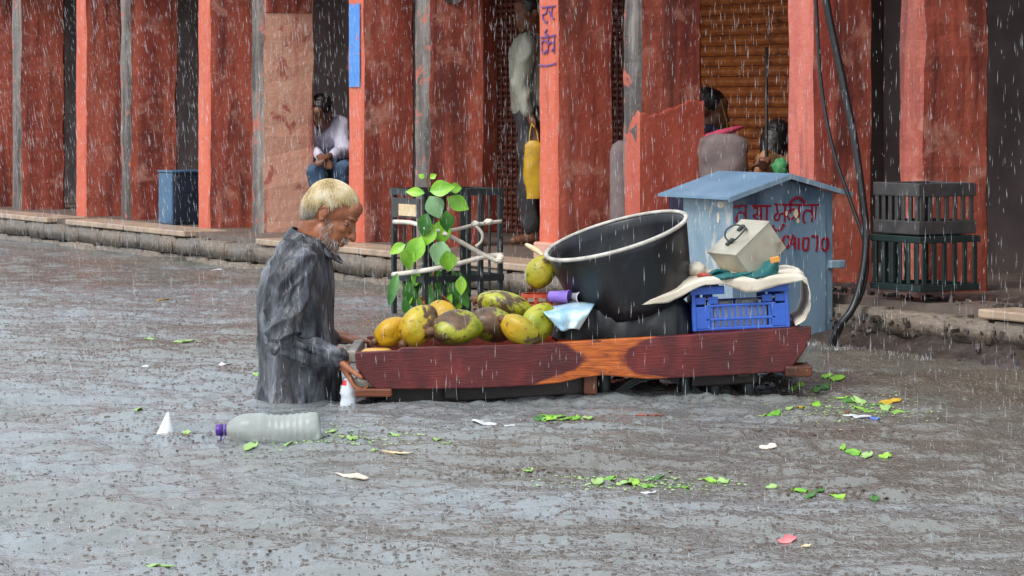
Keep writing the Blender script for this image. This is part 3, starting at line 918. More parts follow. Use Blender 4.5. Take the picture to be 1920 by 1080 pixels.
# black plastic sack that carries the tub
def sack_geo(px0, px1, y0, y1, Y, dep, seed, nx=36):
    def fn(u, v):
        a = math.pi * v
        px = px0 + (px1 - px0) * u
        e = (1 - abs(2 * u - 1) ** 9) ** 0.5
        p = Wp(px, y1, Y)
        hgt = (y1 - y0) * Y / F
        p.z += hgt * min(1, 1.5 * math.sin(a)) * e * (1 + .10 * nz((u * 5 + seed, v * 3, 0)))
        p.y += -dep * math.cos(a) * e * (1 + .15 * nz((u * 7, v * 4 + seed, 2)))
        d = 0.012 * (1 - abs(nz((u * 9 + seed, v * 5, 3), 1.0))) + .008 * nz((u * 22, v * 9, seed))
        return p + Vector((0, -d, d))
    return grid(fn, nx, 22)
tag(mk('black_sack', sack_geo(1030, 1304, 560, 634, 10.47, 0.17, 3.0), M['blackbag'], None, smooth=True), 'wet black plastic sack lying under the big tub', 'sack')
# pale blue sheet hanging over the sack
def bsheet(u, v):
    tl, tr, br, bl = (1008, 574), (1116, 567), (1086, 617), (1050, 619)
    x = (tl[0] * (1 - u) + tr[0] * u) * (1 - v) + (bl[0] * (1 - u) + br[0] * u) * v
    y = (tl[1] * (1 - u) + tr[1] * u) * (1 - v) + (bl[1] * (1 - u) + br[1] * u) * v
    p = Wp(x, y + 2 * math.sin(u * 7), 10.16 + .16 * (1 - min(1, v * 2.2)) ** 2)
    return p + Vector((0, 0.010 * math.sin(u * 11 + v * 3) + .006 * nz((u * 4, v * 4, 1)), 0))
tag(sheet('plastic_sheet', grid(bsheet, 20, 14), M['bluesheet']), 'pale blue plastic sheet hanging beside the coconuts', 'plastic sheet')
# two cups lying on the sheet
for px, py, r_, mt, lb, yw in ((1049, 557, .026, 'purple', 'purple plastic cup lying on the pale blue sheet', 65), (1081, 557, .024, 'paleplastic', 'pale grey cup lying beside the purple cup', 30)):
    Mx = Matrix.Translation(Wp(px, py, 10.36)) @ Matrix.Rotation(R(yw), 4, 'Z') @ Matrix.Rotation(R(90), 4, 'X')
    o = mk('cup', lathe([(0.0, -.04), (r_ * .8, -.04), (r_ * .84, -.036), (r_, .035), (r_ * 1.08, .036), (r_ * 1.08, .042), (r_ * .95, .042), (r_ * .78, -.03), (0.0, -.03)], 24, Mx), M[mt], None, smooth=True)
    tag(o, lb, 'cup')

# blue slatted crate
cw = thing('crate', Wp(1390, 622, 10.36), 'blue slatted plastic crate under the white sacking', 'crate')
cy0 = 10.30
L0, R0 = Wp(1299, 622, cy0), Wp(1482, 613, cy0)
ex = (R0 - L0); CWID = ex.length; ex.normalize()
ez = Vector((-ex.z, 0, ex.x)); ey = Vector((0, 1, 0)); CH, CD = 0.165, 0.30
cax = (ex, ey, ez)
def cb(name, x0, x1, y0, y1, z0, z1, bev=.003):
    c = L0 + ex * ((x0 + x1) / 2) + ey * ((y0 + y1) / 2) + ez * ((z0 + z1) / 2)
    return mk(name, box(c, x1 - x0, y1 - y0, z1 - z0, cax), M['crate'], cw, bevel=bev)
for yy in (0, CD - .012):
    cb('corner_panel', 0, .068, yy, yy + .014, 0.004, .090)
    cb('corner_panel', CWID - .068, CWID, yy, yy + .014, 0.004, .090)
    cb('corner_post', 0.002, .016, yy - .004, yy + .02, .0, CH)
    cb('corner_post', CWID - .016, CWID - .002, yy - .004, yy + .02, .0, CH)
    cb('top_rim', -.004, .125, yy - .006, yy + .018, CH - .03, CH)
    cb('top_rim', CWID - .125, CWID + .004, yy - .006, yy + .018, CH - .03, CH)
    cb('mid_panel', .012, .052, yy + .002, yy + .014, .098, .125)
    cb('mid_panel', .062, .10, yy + .002, yy + .014, .098, .125)
    cb('mid_panel', CWID - .052, CWID - .012, yy + .002, yy + .014, .098, .125)
    cb('mid_panel', CWID - .10, CWID - .062, yy + .002, yy + .014, .098, .125)
    cb('mid_rail', .05, CWID - .05, yy, yy + .016, .086, .096)
    cb('mid_rail', .05, CWID - .05, yy, yy + .016, .036, .046)
    cb('bottom_rail', 0, CWID, yy, yy + .016, 0.0, .012)
    for q in range(11):
        x = .074 + (CWID - .148) * q / 10
        cb('slat', x - .0045, x + .0045, yy + .002, yy + .010, .012, .086, 0)
for xx in (0.001, CWID - .013):
    cb('end_panel', xx, xx + .012, .016, CD - .014, .0, CH - .01)
cb('floor', 0.01, CWID - .01, .01, CD - .01, .002, .008)
# what the crate holds
cn = L0 + ex * (CWID / 2) + ey * .06 + ez * .046
tag(mk('carton', box(cn, .20, .07, .072, cax), M['white'], None, bevel=.003), 'white carton behind the slats of the blue crate', 'carton')
for q, (x0, x1, hh) in enumerate(((.085, .165, .085), (.18, .262, .088))):
    c = L0 + ex * ((x0 + x1) / 2) + ey * .16 + ez * .012
    Mx = Matrix.Translation(c) @ Matrix(((ex.x, 0, ez.x, 0), (0, 1, 0, 0), (ex.z, 0, ez.z, 0), (0, 0, 0, 1)))
    r_ = (x1 - x0) / 2
    tag(mk('bowl', lathe([(0, 0), (r_ * .6, 0), (r_ * .95, hh * .5), (r_, hh), (r_ * .94, hh), (r_ * .86, hh * .5), (r_ * .5, .01), (0, .01)], 24, Mx), M['white'], None, smooth=True),
        'white bowl seen through the slats on the %s side of the blue crate' % ('left' if q == 0 else 'right'), 'bowl')

# dirty white sacking thrown over the crate
SPX = [(1176, 568, 572), (1215, 561, 571), (1255, 548, 567), (1285, 533, 552), (1320, 522, 533), (1360, 521, 534), (1400, 520, 549), (1425, 518, 546), (1455, 516, 536), (1485, 514, 530), (1503, 515, 526), (1514, 524, 534), (1519, 545, 550), (1519, 575, 577), (1510, 598, 600), (1492, 609, 610)]
def sacking(u, v):
    t = u * (len(SPX) - 1)
    i = min(int(t), len(SPX) - 2); k = t - i
    a, b = SPX[i], SPX[i + 1]
    x = a[0] + (b[0] - a[0]) * k
    yt = a[1] + (b[1] - a[1]) * k; yb = a[2] + (b[2] - a[2]) * k
    Yf, Yb = 10.265, 10.60
    Yk = Yf + (Yb - Yf) * max(0, (v - 0.18) / 0.82)
    if v < 0.18: p = Wp(x, yb + (yt + 2 - yb) * (v / 0.18), Yf)
    else:
        p = Wp(x, yt + 2, Yf); dY = Yk - Yf
        p = Vector((p.x, Yk, p.z + 0.02 * math.sin((v - .18) * 3) + 0.010 * nz((u * 9, v * 4, 0))))
    return p + Vector((0, -.006 * math.sin(u * 31) * (1 - v), .004 * nz((u * 20, v * 8, 5))))
tag(sheet('sacking', grid(sacking, 70, 24), M['sack'], None, .0025), 'dirty white sacking draped over the blue crate', 'cloth')
# dented tin box lying tilted on the sacking
BMx = Matrix.Rotation(R(28), 4, 'Z') @ Matrix.Rotation(R(-39), 4, 'Y')
be = [BMx.to_3x3() @ Vector(a) for a in ((1, 0, 0), (0, 1, 0), (0, 0, 1))]
bc = Wp(1402, 470, 10.42)
tb = thing('tin_box', bc - Vector((0, 0, .09)), 'dented tin box lying tilted on top of the sacking', 'box')
mk('shell', box(bc, .19, .19, .125, be), M['tin'], tb, bevel=.004)
mk('lid', box(bc + be[2] * .0655, .197, .197, .006, be), M['tin'], tb, bevel=.002)
lc = bc + be[2] * .072
mk('wire_handle', tube(spline([lc + be[0] * x + be[1] * y + be[2] * z for x, y, z in ((-.04, .0, 0), (-.03, .03, .02), (0.0, .045, .03), (.035, .03, .024), (.045, -.005, 0), (.02, -.03, .01), (-.02, -.028, .008), (-.04, 0, .0))], 5), .0035, 6), M['iron'], tb, smooth=True)
mk('hinge', box(lc + be[0] * -.035 + be[1] * .01, .035, .02, .01, be), M['iron'], tb)
mk('hinge', box(lc + be[0] * .045 + be[1] * .03, .03, .02, .01, be), M['iron'], tb)
# teal cloth bundled at its foot
def teal(u, v):
    t = u
    x = 1322 + 136 * t
    yt = 514 - 6 * math.sin(t * 9) - 24 * t ** 2.0 + 4 * nz((t * 9, 0, 3)); yb = 522 - 2 * t
    p = Wp(x, yt + (yb - yt) * v, 10.30 + .03 * math.sin(v * 3.1 + 1) - .02 * math.sin(t * 14 + v * 4))
    return p
tag(sheet('teal_cloth', grid(teal, 40, 10), M['teal'], None, .012), 'crumpled teal cloth in front of the tin box', 'cloth')
tag(mk('ochre_scrap', box(Wp(1453, 487, 10.28), .036, .012, .022, (Vector((.95, 0, .2)).normalized(), Vector((0, 1, 0)), Vector((-.2, 0, .95)).normalized())), M['yellowtape'], bevel=.003), 'small ochre scrap at the right end of the teal cloth', 'scrap')
def bundle(c, r, seed, amp=.2):
    v, f = ell((0, 0, 0), (1, 1, 1), 22, 14)
    return [Vector((p.x * r[0], p.y * r[1], p.z * r[2])) * (1 + amp * nz(p + Vector((seed, 0, 0)), 2.2) + amp * .4 * nz(p, 6)) + Vector(c) for p in v], f
tag(mk('white_bundle', bundle(Wp(1306, 505, 10.42), (.034, .05, .03), 4.2), M['sack'], smooth=True), 'small white cloth bundle between the tub and the tin box', 'bundle')
tag(mk('red_rag', bundle(Wp(1322, 516, 10.32), (.03, .03, .010), 8.2, .3), M['redcloth'], smooth=True), 'little red rag left of the teal cloth', 'rag')
# dark roll bulging below the sacking at the right end of the cart
tag(mk('grey_roll', limb([atz(1496, -.035, .10), atz(1498, -.03, .55)], [.035, .035], 14), M['crateblack'], smooth=True), 'dark grey roll under the right end of the sacking', 'roll')
# ------------------------------------------------------------------ blue grey cabinet with painted lettering at the kerb
C0 = Vector((0.989, 12.425, 0))
cabt = thing('cabinet', C0 + V * .27 - U * .2, 'blue grey metal cabinet with gabled roof and crimson painted lettering', 'cabinet')
def cp(s, b, z): return C0 + U * s + V * b + Vector((0, 0, z))
def cbx(name, s0, s1, b0, b1, z0, z1, mat, bev=.003):
    v, f = box(cp((s0 + s1) / 2, (b0 + b1) / 2, (z0 + z1) / 2), s1 - s0, b1 - b0, z1 - z0, FAX)
    return mk(name, (v, [list(reversed(q)) for q in f]), mat, cabt, bevel=bev)
CBW, CBL = 0.552, 0.40
v = [cp(0, 0, -.4), cp(0, CBW, -.4), cp(-CBL, CBW, -.4), cp(-CBL, 0, -.4), cp(0, 0, .665), cp(0, CBW, .675), cp(-CBL, CBW, .675), cp(-CBL, 0, .665), cp(0, CBW * .5, .745), cp(-CBL, CBW * .5, .745)]
f = [[0, 1, 5, 8, 4], [2, 3, 7, 9, 6], [3, 0, 4, 7], [1, 2, 6, 5], [0, 3, 2, 1], [4, 8, 9, 7], [8, 5, 6, 9]]
mk('body', (v, f), [M['cabinet'], M['cabinetside']], cabt, fmi=[0, 0, 1, 0, 0, 0, 0])
def roofside(b0, z0, b1, z1, name):
    a = [cp(.055, b0, z0), cp(.055, b1, z1), cp(-CBL - .12, b1, z1), cp(-CBL - .12, b0, z0)]
    return mk(name, prism(a, Vector((0, 0, .012))), M['roofmetal'], cabt)
roofside(-.062, .655, CBW * .5, .757, 'roof_sheet')
roofside(CBW * .5 + .001, .757, CBW + .07, .668, 'roof_sheet')
mk('roof_edge', bar(cp(.058, -.062, .655), cp(.058, CBW * .5, .755), .012, .022), M['cabinetside'], cabt)
mk('roof_edge', bar(cp(.058, CBW * .5, .755), cp(.058, CBW + .07, .668), .012, .022), M['cabinetside'], cabt)
# door leaf, frame lip, hinge and latch on the lettered side
mk('door', prism([cp(.004, .035, -.1), cp(.004, CBW - .045, -.1), cp(.004, CBW - .045, .63), cp(.004, .035, .63)], U * .006), M['cabinet'], cabt, bevel=.002)
cbx('latch', 0.0, .03, CBW - .03, CBW + .055, .33, .368, M['cabinetside'], .006)
for z in (.05, .52): cbx('hinge', 0.003, .02, .02, .045, z, z + .07, M['cabinet'], .004)
# lettering: first line and the telephone number
L1 = [
    # na
    [1.5, [(1376, 387), (1388, 387)]], [1.2, [(1388, 385), (1401, 386)]], [1.3, [(1398, 386), (1398, 417)]], [1.4, [(1398, 403), (1388, 399), (1382, 405), (1380, 413), (1386, 413), (1388, 406)]],
    # sha + aa
    [1.4, [(1410, 386), (1446, 386)]], [1.2, [(1412, 390), (1420, 391), (1419, 400), (1412, 405), (1419, 410), (1422, 417)]], [1.1, [(1419, 402), (1427, 404)]], [1.4, [(1427, 387), (1427, 419)]], [1.4, [(1438, 387), (1437, 418)]],
    # mu
    [1.2, [(1452, 383), (1476, 384)]], [1.2, [(1456, 384), (1458, 400)]], [1.2, [(1458, 400), (1452, 405), (1453, 412), (1460, 411), (1462, 402), (1470, 400)]], [1.4, [(1472, 384), (1471, 416)]],
    [1.2, [(1449, 422), (1451, 430), (1459, 432), (1466, 428), (1468, 420)]], [1.0, [(1468, 420), (1472, 424)]],
    # kti with its arch
    [1.3, [(1476, 384), (1536, 384)]], [1.6, [(1481, 386), (1484, 377), (1492, 371), (1500, 371), (1506, 377), (1508, 384)]], [1.3, [(1482, 385), (1482, 400)]],
    [1.1, [(1490, 393), (1482, 393), (1476, 401), (1480, 411), (1488, 407), (1490, 396)]], [1.1, [(1490, 396), (1497, 402), (1496, 412)]], [1.4, [(1498, 385), (1498, 406)]],
    [1.3, [(1522, 385), (1522, 416)]], [1.2, [(1522, 397), (1512, 394), (1506, 402), (1506, 414), (1510, 418)]], [.9, [(1530, 386), (1528, 410)]]]
DG = [
    [1.7, [(1443, 443), (1448, 449)]],
    [1.3, [(1455, 442), (1454, 461), (1461, 462), (1464, 456), (1461, 450), (1455, 451)]],
    [1.4, [(1473, 442), (1468, 449), (1470, 461), (1476, 464), (1480, 456), (1479, 446), (1473, 442)]],
    [1.2, [(1487, 440), (1483, 456), (1491, 457)]], [1.3, [(1490, 444), (1490, 467)]], [1.3, [(1497, 446), (1497, 468)]],
    [1.3, [(1506, 446), (1505, 464), (1509, 469), (1514, 466), (1516, 446)]], [1.0, [(1506, 446), (1516, 446)]],
    [1.4, [(1521, 443), (1533, 443)]], [1.3, [(1532, 443), (1532, 458), (1530, 471)]],
    [1.4, [(1548, 446), (1542, 450), (1540, 462), (1544, 469), (1550, 468), (1553, 458), (1552, 449), (1548, 446)]]]
PL = cp(.0105, 0, 0)
mk('lettering', strokes(L1, PL, U, .0082, .0025), M['redpaint'], cabt)
mk('lettering', strokes(DG, PL, U, .0088, .0025), M['redpaint'], cabt)
# spots where the paint has come off
for x, y, r_ in ((1492, 400, 9), (1496, 414, 5), (1474, 400, 5), (1463, 472, 5)):
    c = hit(x, y, cp(.0105, 0, 0), U)
    pp = [c + V * (r_ * .0024 * .55 * math.cos(a) * (1 + .4 * nz((a, x, 0)))) + Vector((0, 0, r_ * .0024 * math.sin(a) * (1 + .4 * nz((a, y, 3))))) for a in [2 * math.pi * i / 9 for i in range(9)]]
    mk('bare_spot', prism(pp, U * .0035), M['tan'], cabt)
for x, y, w_, h_ in ((1352, 384, 7, 12), (1347, 408, 2, 20)):
    c = hit(x, y, cp(0, -.0005, 0), V)
    pp = [c - U * (w_ * .0045 * math.cos(a) * (1 + .5 * nz((a * 2, x, 0)))) + Vector((0, 0, h_ * .0013 * math.sin(a) * (1 + .5 * nz((a * 2, y, 3))))) for a in [2 * math.pi * i / 11 for i in range(11)]]
    mk('peeled_patch', prism(pp, -V * .002), M['sack'], cabt)

# ------------------------------------------------------------------ hanging cables
def cable(pts, r_, lb):
    return tag(mk('cable', tube(spline([Wp(*p) for p in pts], 6), r_, 8), M['cable'], smooth=True), lb, 'cable')
cable([(1524, -160, 12.75), (1530, 0, 12.75), (1540, 160, 12.72), (1562, 280, 12.66), (1592, 370, 12.6), (1617, 440, 12.55), (1622, 480, 12.52), (1610, 540, 12.5), (1590, 590, 12.45), (1566, 622, 12.38), (1552, 660, 12.3)], .0085, 'thin black cable crossing the pillar right of the cabinet')
cable([(1530, -160, 12.7), (1549, 0, 12.7), (1580, 150, 12.66), (1602, 260, 12.6), (1616, 360, 12.56), (1624, 440, 12.54), (1618, 510, 12.5), (1600, 575, 12.46), (1574, 612, 12.42), (1556, 655, 12.34)], .017, 'thick black cable sagging down to the cabinet')
cable([(1622, 450, 12.56), (1626, 500, 12.53), (1612, 560, 12.49), (1582, 606, 12.44), (1562, 650, 12.36)], .010, 'short black cable end below the tangle of cables')

# ------------------------------------------------------------------ dark crates stacked on the pavement at the right
def stack_crate(name, s0, s1, b0, b1, z0, z1, mat, label, nr, rounded=False):
    t = thing(name, fac((s0 + s1) / 2, (b0 + b1) / 2, z0), label, 'crate', 'dark crates stacked at the right')
    g = .014
    def P(nm, a, b, c, d, e, h): mk(nm, fbox(a, b, c, d, e, h), mat, t, bevel=.004)
    for z in ([z0, z1 - .035] if not rounded else [z0, z1 - .07]):
        h = .03 if not rounded else .06
        P('rail', s0, s1, b0, b0 + g, z, z + h); P('rail', s0, s1, b1 - g, b1, z, z + h)
        P('rail', s0, s0 + g, b0 + g, b1 - g, z, z + h); P('rail', s1 - g, s1, b0 + g, b1 - g, z, z + h)
    for q in range(nr):
        x = b0 + (b1 - b0) * (q + .5) / nr
        P('slat', s1 - g + .002, s1 - .002, x - .012, x + .012, z0 + .03, z1 - .035)
        P('slat', s0 + .002, s0 + g - .002, x - .012, x + .012, z0 + .03, z1 - .035)
        y = s0 + (s1 - s0) * (q + .5) / nr
        P('slat', y - .012, y + .012, b0 + .002, b0 + g - .002, z0 + .03, z1 - .035)
    P('base', s0 + .02, s1 - .02, b0 + .02, b1 - .02, z1 - .06 if rounded else z0 + .004, z1 - .045 if rounded else z0 + .014)
    return t
stack_crate('crate', 8.80, 9.16, .01, .355, ZP + .05, ZP + .30, M['crategreen'], 'dark green crate at the bottom of the stack right of the cables', 6)
stack_crate('crate', 8.81, 9.14, .02, .345, ZP + .302, ZP + .54, M['crateblack'], 'sooty grey upturned crate on top of the dark green crate', 7, True)
# rubble heap spilling over the kerb there
rb = []
rr = random.Random(11)
for q in range(600):
    s = rr.uniform(7.95, 10.3); b = -abs(rr.gauss(0, .22)) + .30
    if b < -.22: continue
    h = max(0, .22 * (1 - abs(b - .2) / .62)) - .02
    r_ = rr.uniform(.006, .019)
    c = fac(s, b, h + rr.uniform(-.01, .015))
    rb.append(xf(box((0, 0, 0), r_ * 2, r_ * 1.5, r_), Matrix.Translation(c) @ Euler((rr.uniform(0, 3), rr.uniform(0, 3), rr.uniform(0, 3))).to_matrix().to_4x4()))
def heap(u, v):
    s = 7.9 + 2.5 * u; b = .45 - .78 * v
    h = .235 * (1 - v) ** 0.8 - .06 * v
    return fac(s, b, h - .015 + .035 * nz((s * 6, b * 6, 0)) + .02 * nz((s * 16, b * 16, 3)))
M['dirt'] = plain('black_mud', srgb(48, 42, 39), srgb(72, 61, 55), 14, 0.4, 0.6, 40, .012, stain=srgb(120, 104, 92), sthr=(.62, .7), sscale=22)
M['rubblem'] = plain('mixed_rubble', srgb(80, 69, 62), srgb(50, 44, 42), 16, 0.45, 0.5, 40, .01, stain=srgb(150, 132, 118), sthr=(.6, .68), sscale=9)
rh = mk('rubble_heap', grid(heap, 90, 34), M['dirt'], None, smooth=True)
tag(rh, 'dark muddy rubble heap against the kerb right of the cabinet', 'rubble')
rp = mk('rubble', merge(*rb), M['rubblem'], rh); rp['kind'] = 'stuff'

# ------------------------------------------------------------------ slate blue locker between the left pillars
lk0 = hit(298, 420, Vector((0, 0, ZP)), Vector((0, 0, 1)))
ls, lb_ = (lk0 - P0).dot(U), (lk0 - P0).dot(V)
lo = thing('locker', fac(ls + .2, lb_ + .2, ZP), 'slate blue metal locker standing between the two leftmost pillars', 'locker')
s1 = ls + .26
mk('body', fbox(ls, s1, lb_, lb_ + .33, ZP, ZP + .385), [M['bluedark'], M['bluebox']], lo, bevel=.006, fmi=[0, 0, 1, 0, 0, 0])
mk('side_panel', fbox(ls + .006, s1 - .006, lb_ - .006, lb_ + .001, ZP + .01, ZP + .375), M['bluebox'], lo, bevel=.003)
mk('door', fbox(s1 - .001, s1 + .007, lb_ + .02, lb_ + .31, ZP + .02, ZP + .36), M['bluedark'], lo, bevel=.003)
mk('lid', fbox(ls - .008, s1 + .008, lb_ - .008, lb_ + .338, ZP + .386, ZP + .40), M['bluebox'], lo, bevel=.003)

# ------------------------------------------------------------------ tree guard with its sapling
GC = WA(797, 14.1)                                     # front corner
gu, gv, GH = 0.34, 0.44, 0.64
tg = thing('tree_guard', GC + V * gv / 2 - U * gu / 2 + Vector((0, 0, -.85)), 'black iron tree guard standing in the water behind the cart', 'tree guard')
def gp(s, b, z): return GC + U * s + V * b + Vector((0, 0, z))
for s, b in ((0, 0), (-gu, 0), (0, gv), (-gu, gv)):
    mk('post', box(gp(s, b, (-.85 + GH) / 2), .024, .024, GH + .85, FAX), M['iron'], tg, bevel=.003)
for k in range(1, 4):
    for s in ((0, -gu) if k == 2 else (0,)):
        w_ = .024 if k != 2 else .032
        mk('flat_bar', box(gp(s, gv * k / 4, (-.85 + GH) / 2), .008, w_ * (.75 if k == 3 else 1), GH + .85, FAX), M['iron'], tg)
for k in range(1, 3):
    for b in (0, gv):
        mk('flat_bar', box(gp(-gu * k / 3, b, (-.85 + GH) / 2), .016, .007, GH + .85, FAX), M['iron'], tg)
for z in (GH - .008, .19, -.3):
    for s in (.012, -gu - .012): mk('hoop', box(gp(s, gv / 2, z), .007, gv + .03, .034, FAX), M['iron'], tg)
    for b in (-.012, gv + .012): mk('hoop', box(gp(-gu / 2, b, z), gu + .03, .007, .034, FAX), M['iron'], tg)
# little sign plate on the guard
mk('plate', box(gp(-gu * .5, -.02, GH - .09), gu * .9, .005, .10, FAX), M['crateblack'], tg)
mk('plate_face', box(gp(-gu * .42, -.026, GH - .10), gu * .55, .004, .06, FAX), M['tan'], tg)
# cloth strips tied round it
gy = 14.03
def tie(pts, r_, lb, knots=()):
    t = thing('cloth_tie', Wp(pts[0][0], pts[0][1], pts[0][2]), lb, 'cloth strip')
    mk('strip', tube(spline([Wp(*p) for p in pts], 4), r_, 6, flat=1.4), M['tie'], t, smooth=True)
    for x, y, Y in knots:
        mk('knot', bundle(Wp(x, y, Y), (.022, .018, .016), x, .3), M['tie'], t, smooth=True)
    return t
tie([(738, 416, 14.36), (765, 417, 14.2), (785, 422, 14.08), (799, 432, 14.05), (845, 432, 14.12), (880, 424, 14.18), (900, 420, 14.2), (940, 415, 14.27)], .0085, 'white cloth strip tied round the upper tree guard', ((892, 420, 14.14), (916, 416, 14.2), (799, 428, 14.05)))
tie([(838, 440, 14.1), (868, 456, 14.14), (900, 474, 14.18), (932, 490, 14.2)], .0085, 'white cloth strip slanting down across the tree guard', ((838, 438, 14.08), (936, 488, 14.2)))
tie([(736, 515, 14.3), (770, 511, 14.15), (797, 507, 14.03), (840, 499, 14.08), (880, 489, 14.15), (915, 480, 14.2), (942, 478, 14.25)], .009, 'white cloth strip rising to the right low on the tree guard', ((938, 482, 14.22),))
tie([(893, 424, 14.13), (904, 438, 14.14), (903, 452, 14.15), (892, 462, 14.15)], .006, 'loose end of cloth dangling from the upper strip knot')

M['leaf'] = plain('fresh_green_leaf', srgb(156, 204, 64), srgb(92, 160, 38), 7, 0.4, 0.4, 40, .006, stain=srgb(150, 170, 70), sthr=(.62, .7), rand=True)
M['leafdark'] = plain('deep_green_leaf', srgb(40, 92, 34), srgb(74, 134, 46), 7, 0.4, 0.4, 40, .006, rand=True)
M['leafpale'] = plain('pale_leaf_underside', srgb(150, 188, 140), srgb(120, 166, 110), 9, 0.45, 0.2)
M['bark'] = plain('green_brown_stem', srgb(92, 84, 44), srgb(116, 84, 54), 12, 0.6, 0.4)
for k in ('leaf', 'leafdark', 'leafpale'):
    b_ = M[k].node_tree.nodes['Principled BSDF']
    b_.inputs['Transmission Weight'].default_value = 0.0
    b_.inputs['Subsurface Weight'].default_value = 0.0
def leaf_geo(base, direc, nrm, L, Wd, curl=.25):
    d = direc.normalized(); n_ = (nrm - d * nrm.dot(d)).normalized(); s_ = d.cross(n_)
    prof = [0.06, .55, .86, 1.0, .95, .74, .42, .04]
    v, f = [], []
    for q, w_ in enumerate(prof):
        t = q / (len(prof) - 1)
        c = base + d * (L * t) - n_ * (curl * L * t * t)
        for e in (-1, -.5, 0, .5, 1):
            v.append(c + s_ * (e * w_ * Wd / 2) + n_ * (abs(e) * w_ * Wd * .14))
    for q in range(len(prof) - 1):
        for a in range(4):
            f.append([q * 5 + a, q * 5 + a + 1, q * 5 + 6 + a, q * 5 + 5 + a])
    return v, f
sapl = thing('sapling', gp(-gu / 2, gv / 2, -.85), 'young leafy sapling growing up through the black tree guard', 'plant')
stem = [gp(-gu / 2, gv / 2, -.85), Wp(812, 560, 14.2), Wp(822, 480, 14.2), Wp(818, 420, 14.2), Wp(806, 370, 14.2), Wp(800, 330, 14.2)]
mk('stem', tube(spline(stem, 5), [.011] * 8 + [.009] * 8 + [.006] * 6 + [.004] * 4, 8), M['bark'], sapl, smooth=True)
LV = [(806, 358, 1, .25, 46, 34, 'leaf'), (842, 354, 1, .1, 24, 22, 'leaf'), (838, 372, 1, -.45, 46, 34, 'leaf'), (806, 368, .5, -1, 44, 40, 'leafpale'), (796, 362, -1, .1, 36, 20, 'leaf'),
      (790, 444, -.45, -1, 52, 40, 'leaf'), (768, 462, -.15, -1, 46, 34, 'leaf'), (760, 458, -1, -.5, 34, 22, 'leaf'), (826, 412, .1, -1, 46, 40, 'leaf'), (812, 420, -.4, -1, 44, 34, 'leaf'), (836, 395, .1, -1, 42, 30, 'leafdark'),
      (830, 452, -.25, -1, 46, 44, 'leafpale'), (838, 470, .1, -1, 40, 36, 'leaf'), (745, 512, -.25, -1, 66, 22, 'leafdark'), (800, 400, -.2, -1, 44, 30, 'leafdark'),
      (795, 334, -1, .8, 12, 12, 'leaf'), (806, 334, 1, .6, 14, 12, 'leaf'), (814, 352, .8, .4, 18, 12, 'leaf')]
rl = random.Random(2)
for q in range(40):
    LV.append((rl.uniform(758, 866), rl.uniform(505, 560), rl.uniform(-.6, .6), -1, rl.uniform(28, 56), rl.uniform(14, 30), rl.choice(['leafdark', 'leafdark', 'leaf'])))
for q, (x, y, dx, dy, L, Wd, mt) in enumerate(LV):
    Y = 14.2 + (rl.uniform(-.22, -.12) if q < 18 else rl.uniform(-.1, .12))
    k = Y / F
    d = Vector((dx, rl.uniform(-.35, .1), dy)).normalized()
    nrm = Vector((rl.uniform(-.4, .3), -1, rl.uniform(.2, .7)))
    mk('leaf', leaf_geo(Wp(x, y, Y), d, nrm, L * k, Wd * k * .95, rl.uniform(.05, .3)), M[mt], sapl, smooth=True)
# ------------------------------------------------------------------ people
def hand(wrist, f, n, s, curl=(.5, .5, .5, .5), thumb=(.6, .6, .4), sc=1.0, tcurl=.4):
    """palm and five fingers; f toward the fingers, n out of the palm, s toward the thumb"""
    f = f.normalized(); n = (n - f * n.dot(f)).normalized(); s = (s - f * s.dot(f) - n * s.dot(n)).normalized()
    fr = Matrix((f, s, n)).transposed().to_4x4()
    g = [ell(wrist + f * .045 * sc, (.048 * sc, .040 * sc, .016 * sc), 14, 10, fr),
         limb([wrist - f * .02 * sc, wrist + f * .03 * sc], [.025 * sc, .026 * sc], 12)]
    for q, (off, L) in enumerate(((.030, .92), (.010, 1.0), (-.010, .94), (-.029, .74))):
        p = wrist + f * (.080 * sc) + s * (off * sc)
        a = .25 * curl[q]
        pts, rad = [p - f * .02 * sc], [.0095 * sc]
        for k, l in enumerate((.043, .028, .022)):
            pts.append(p); rad.append((.0092 - .0008 * k) * sc)
            d = f * math.cos(a) + n * math.sin(a) + s * (off * .8)
            p = p + d.normalized() * (l * L * sc)
            a += 1.5 * curl[q]
        pts.append(p); rad.append(.0066 * sc)
        g.append(limb(pts, rad, 8))
    p = wrist + f * .022 * sc + s * .030 * sc
    d = (f * thumb[0] + s * thumb[1] + n * thumb[2]).normalized()
    p2 = p + d * .040 * sc; d2 = (d + n * tcurl + f * .4).normalized(); p3 = p2 + d2 * .032 * sc; p4 = p3 + d2 * .018 * sc
    g.append(limb([wrist + f * .012 * sc + s * .012 * sc, p, p2, p3, p4], [.014 * sc, .014 * sc, .0115 * sc, .010 * sc, .008 * sc], 8))
    return merge(*g)

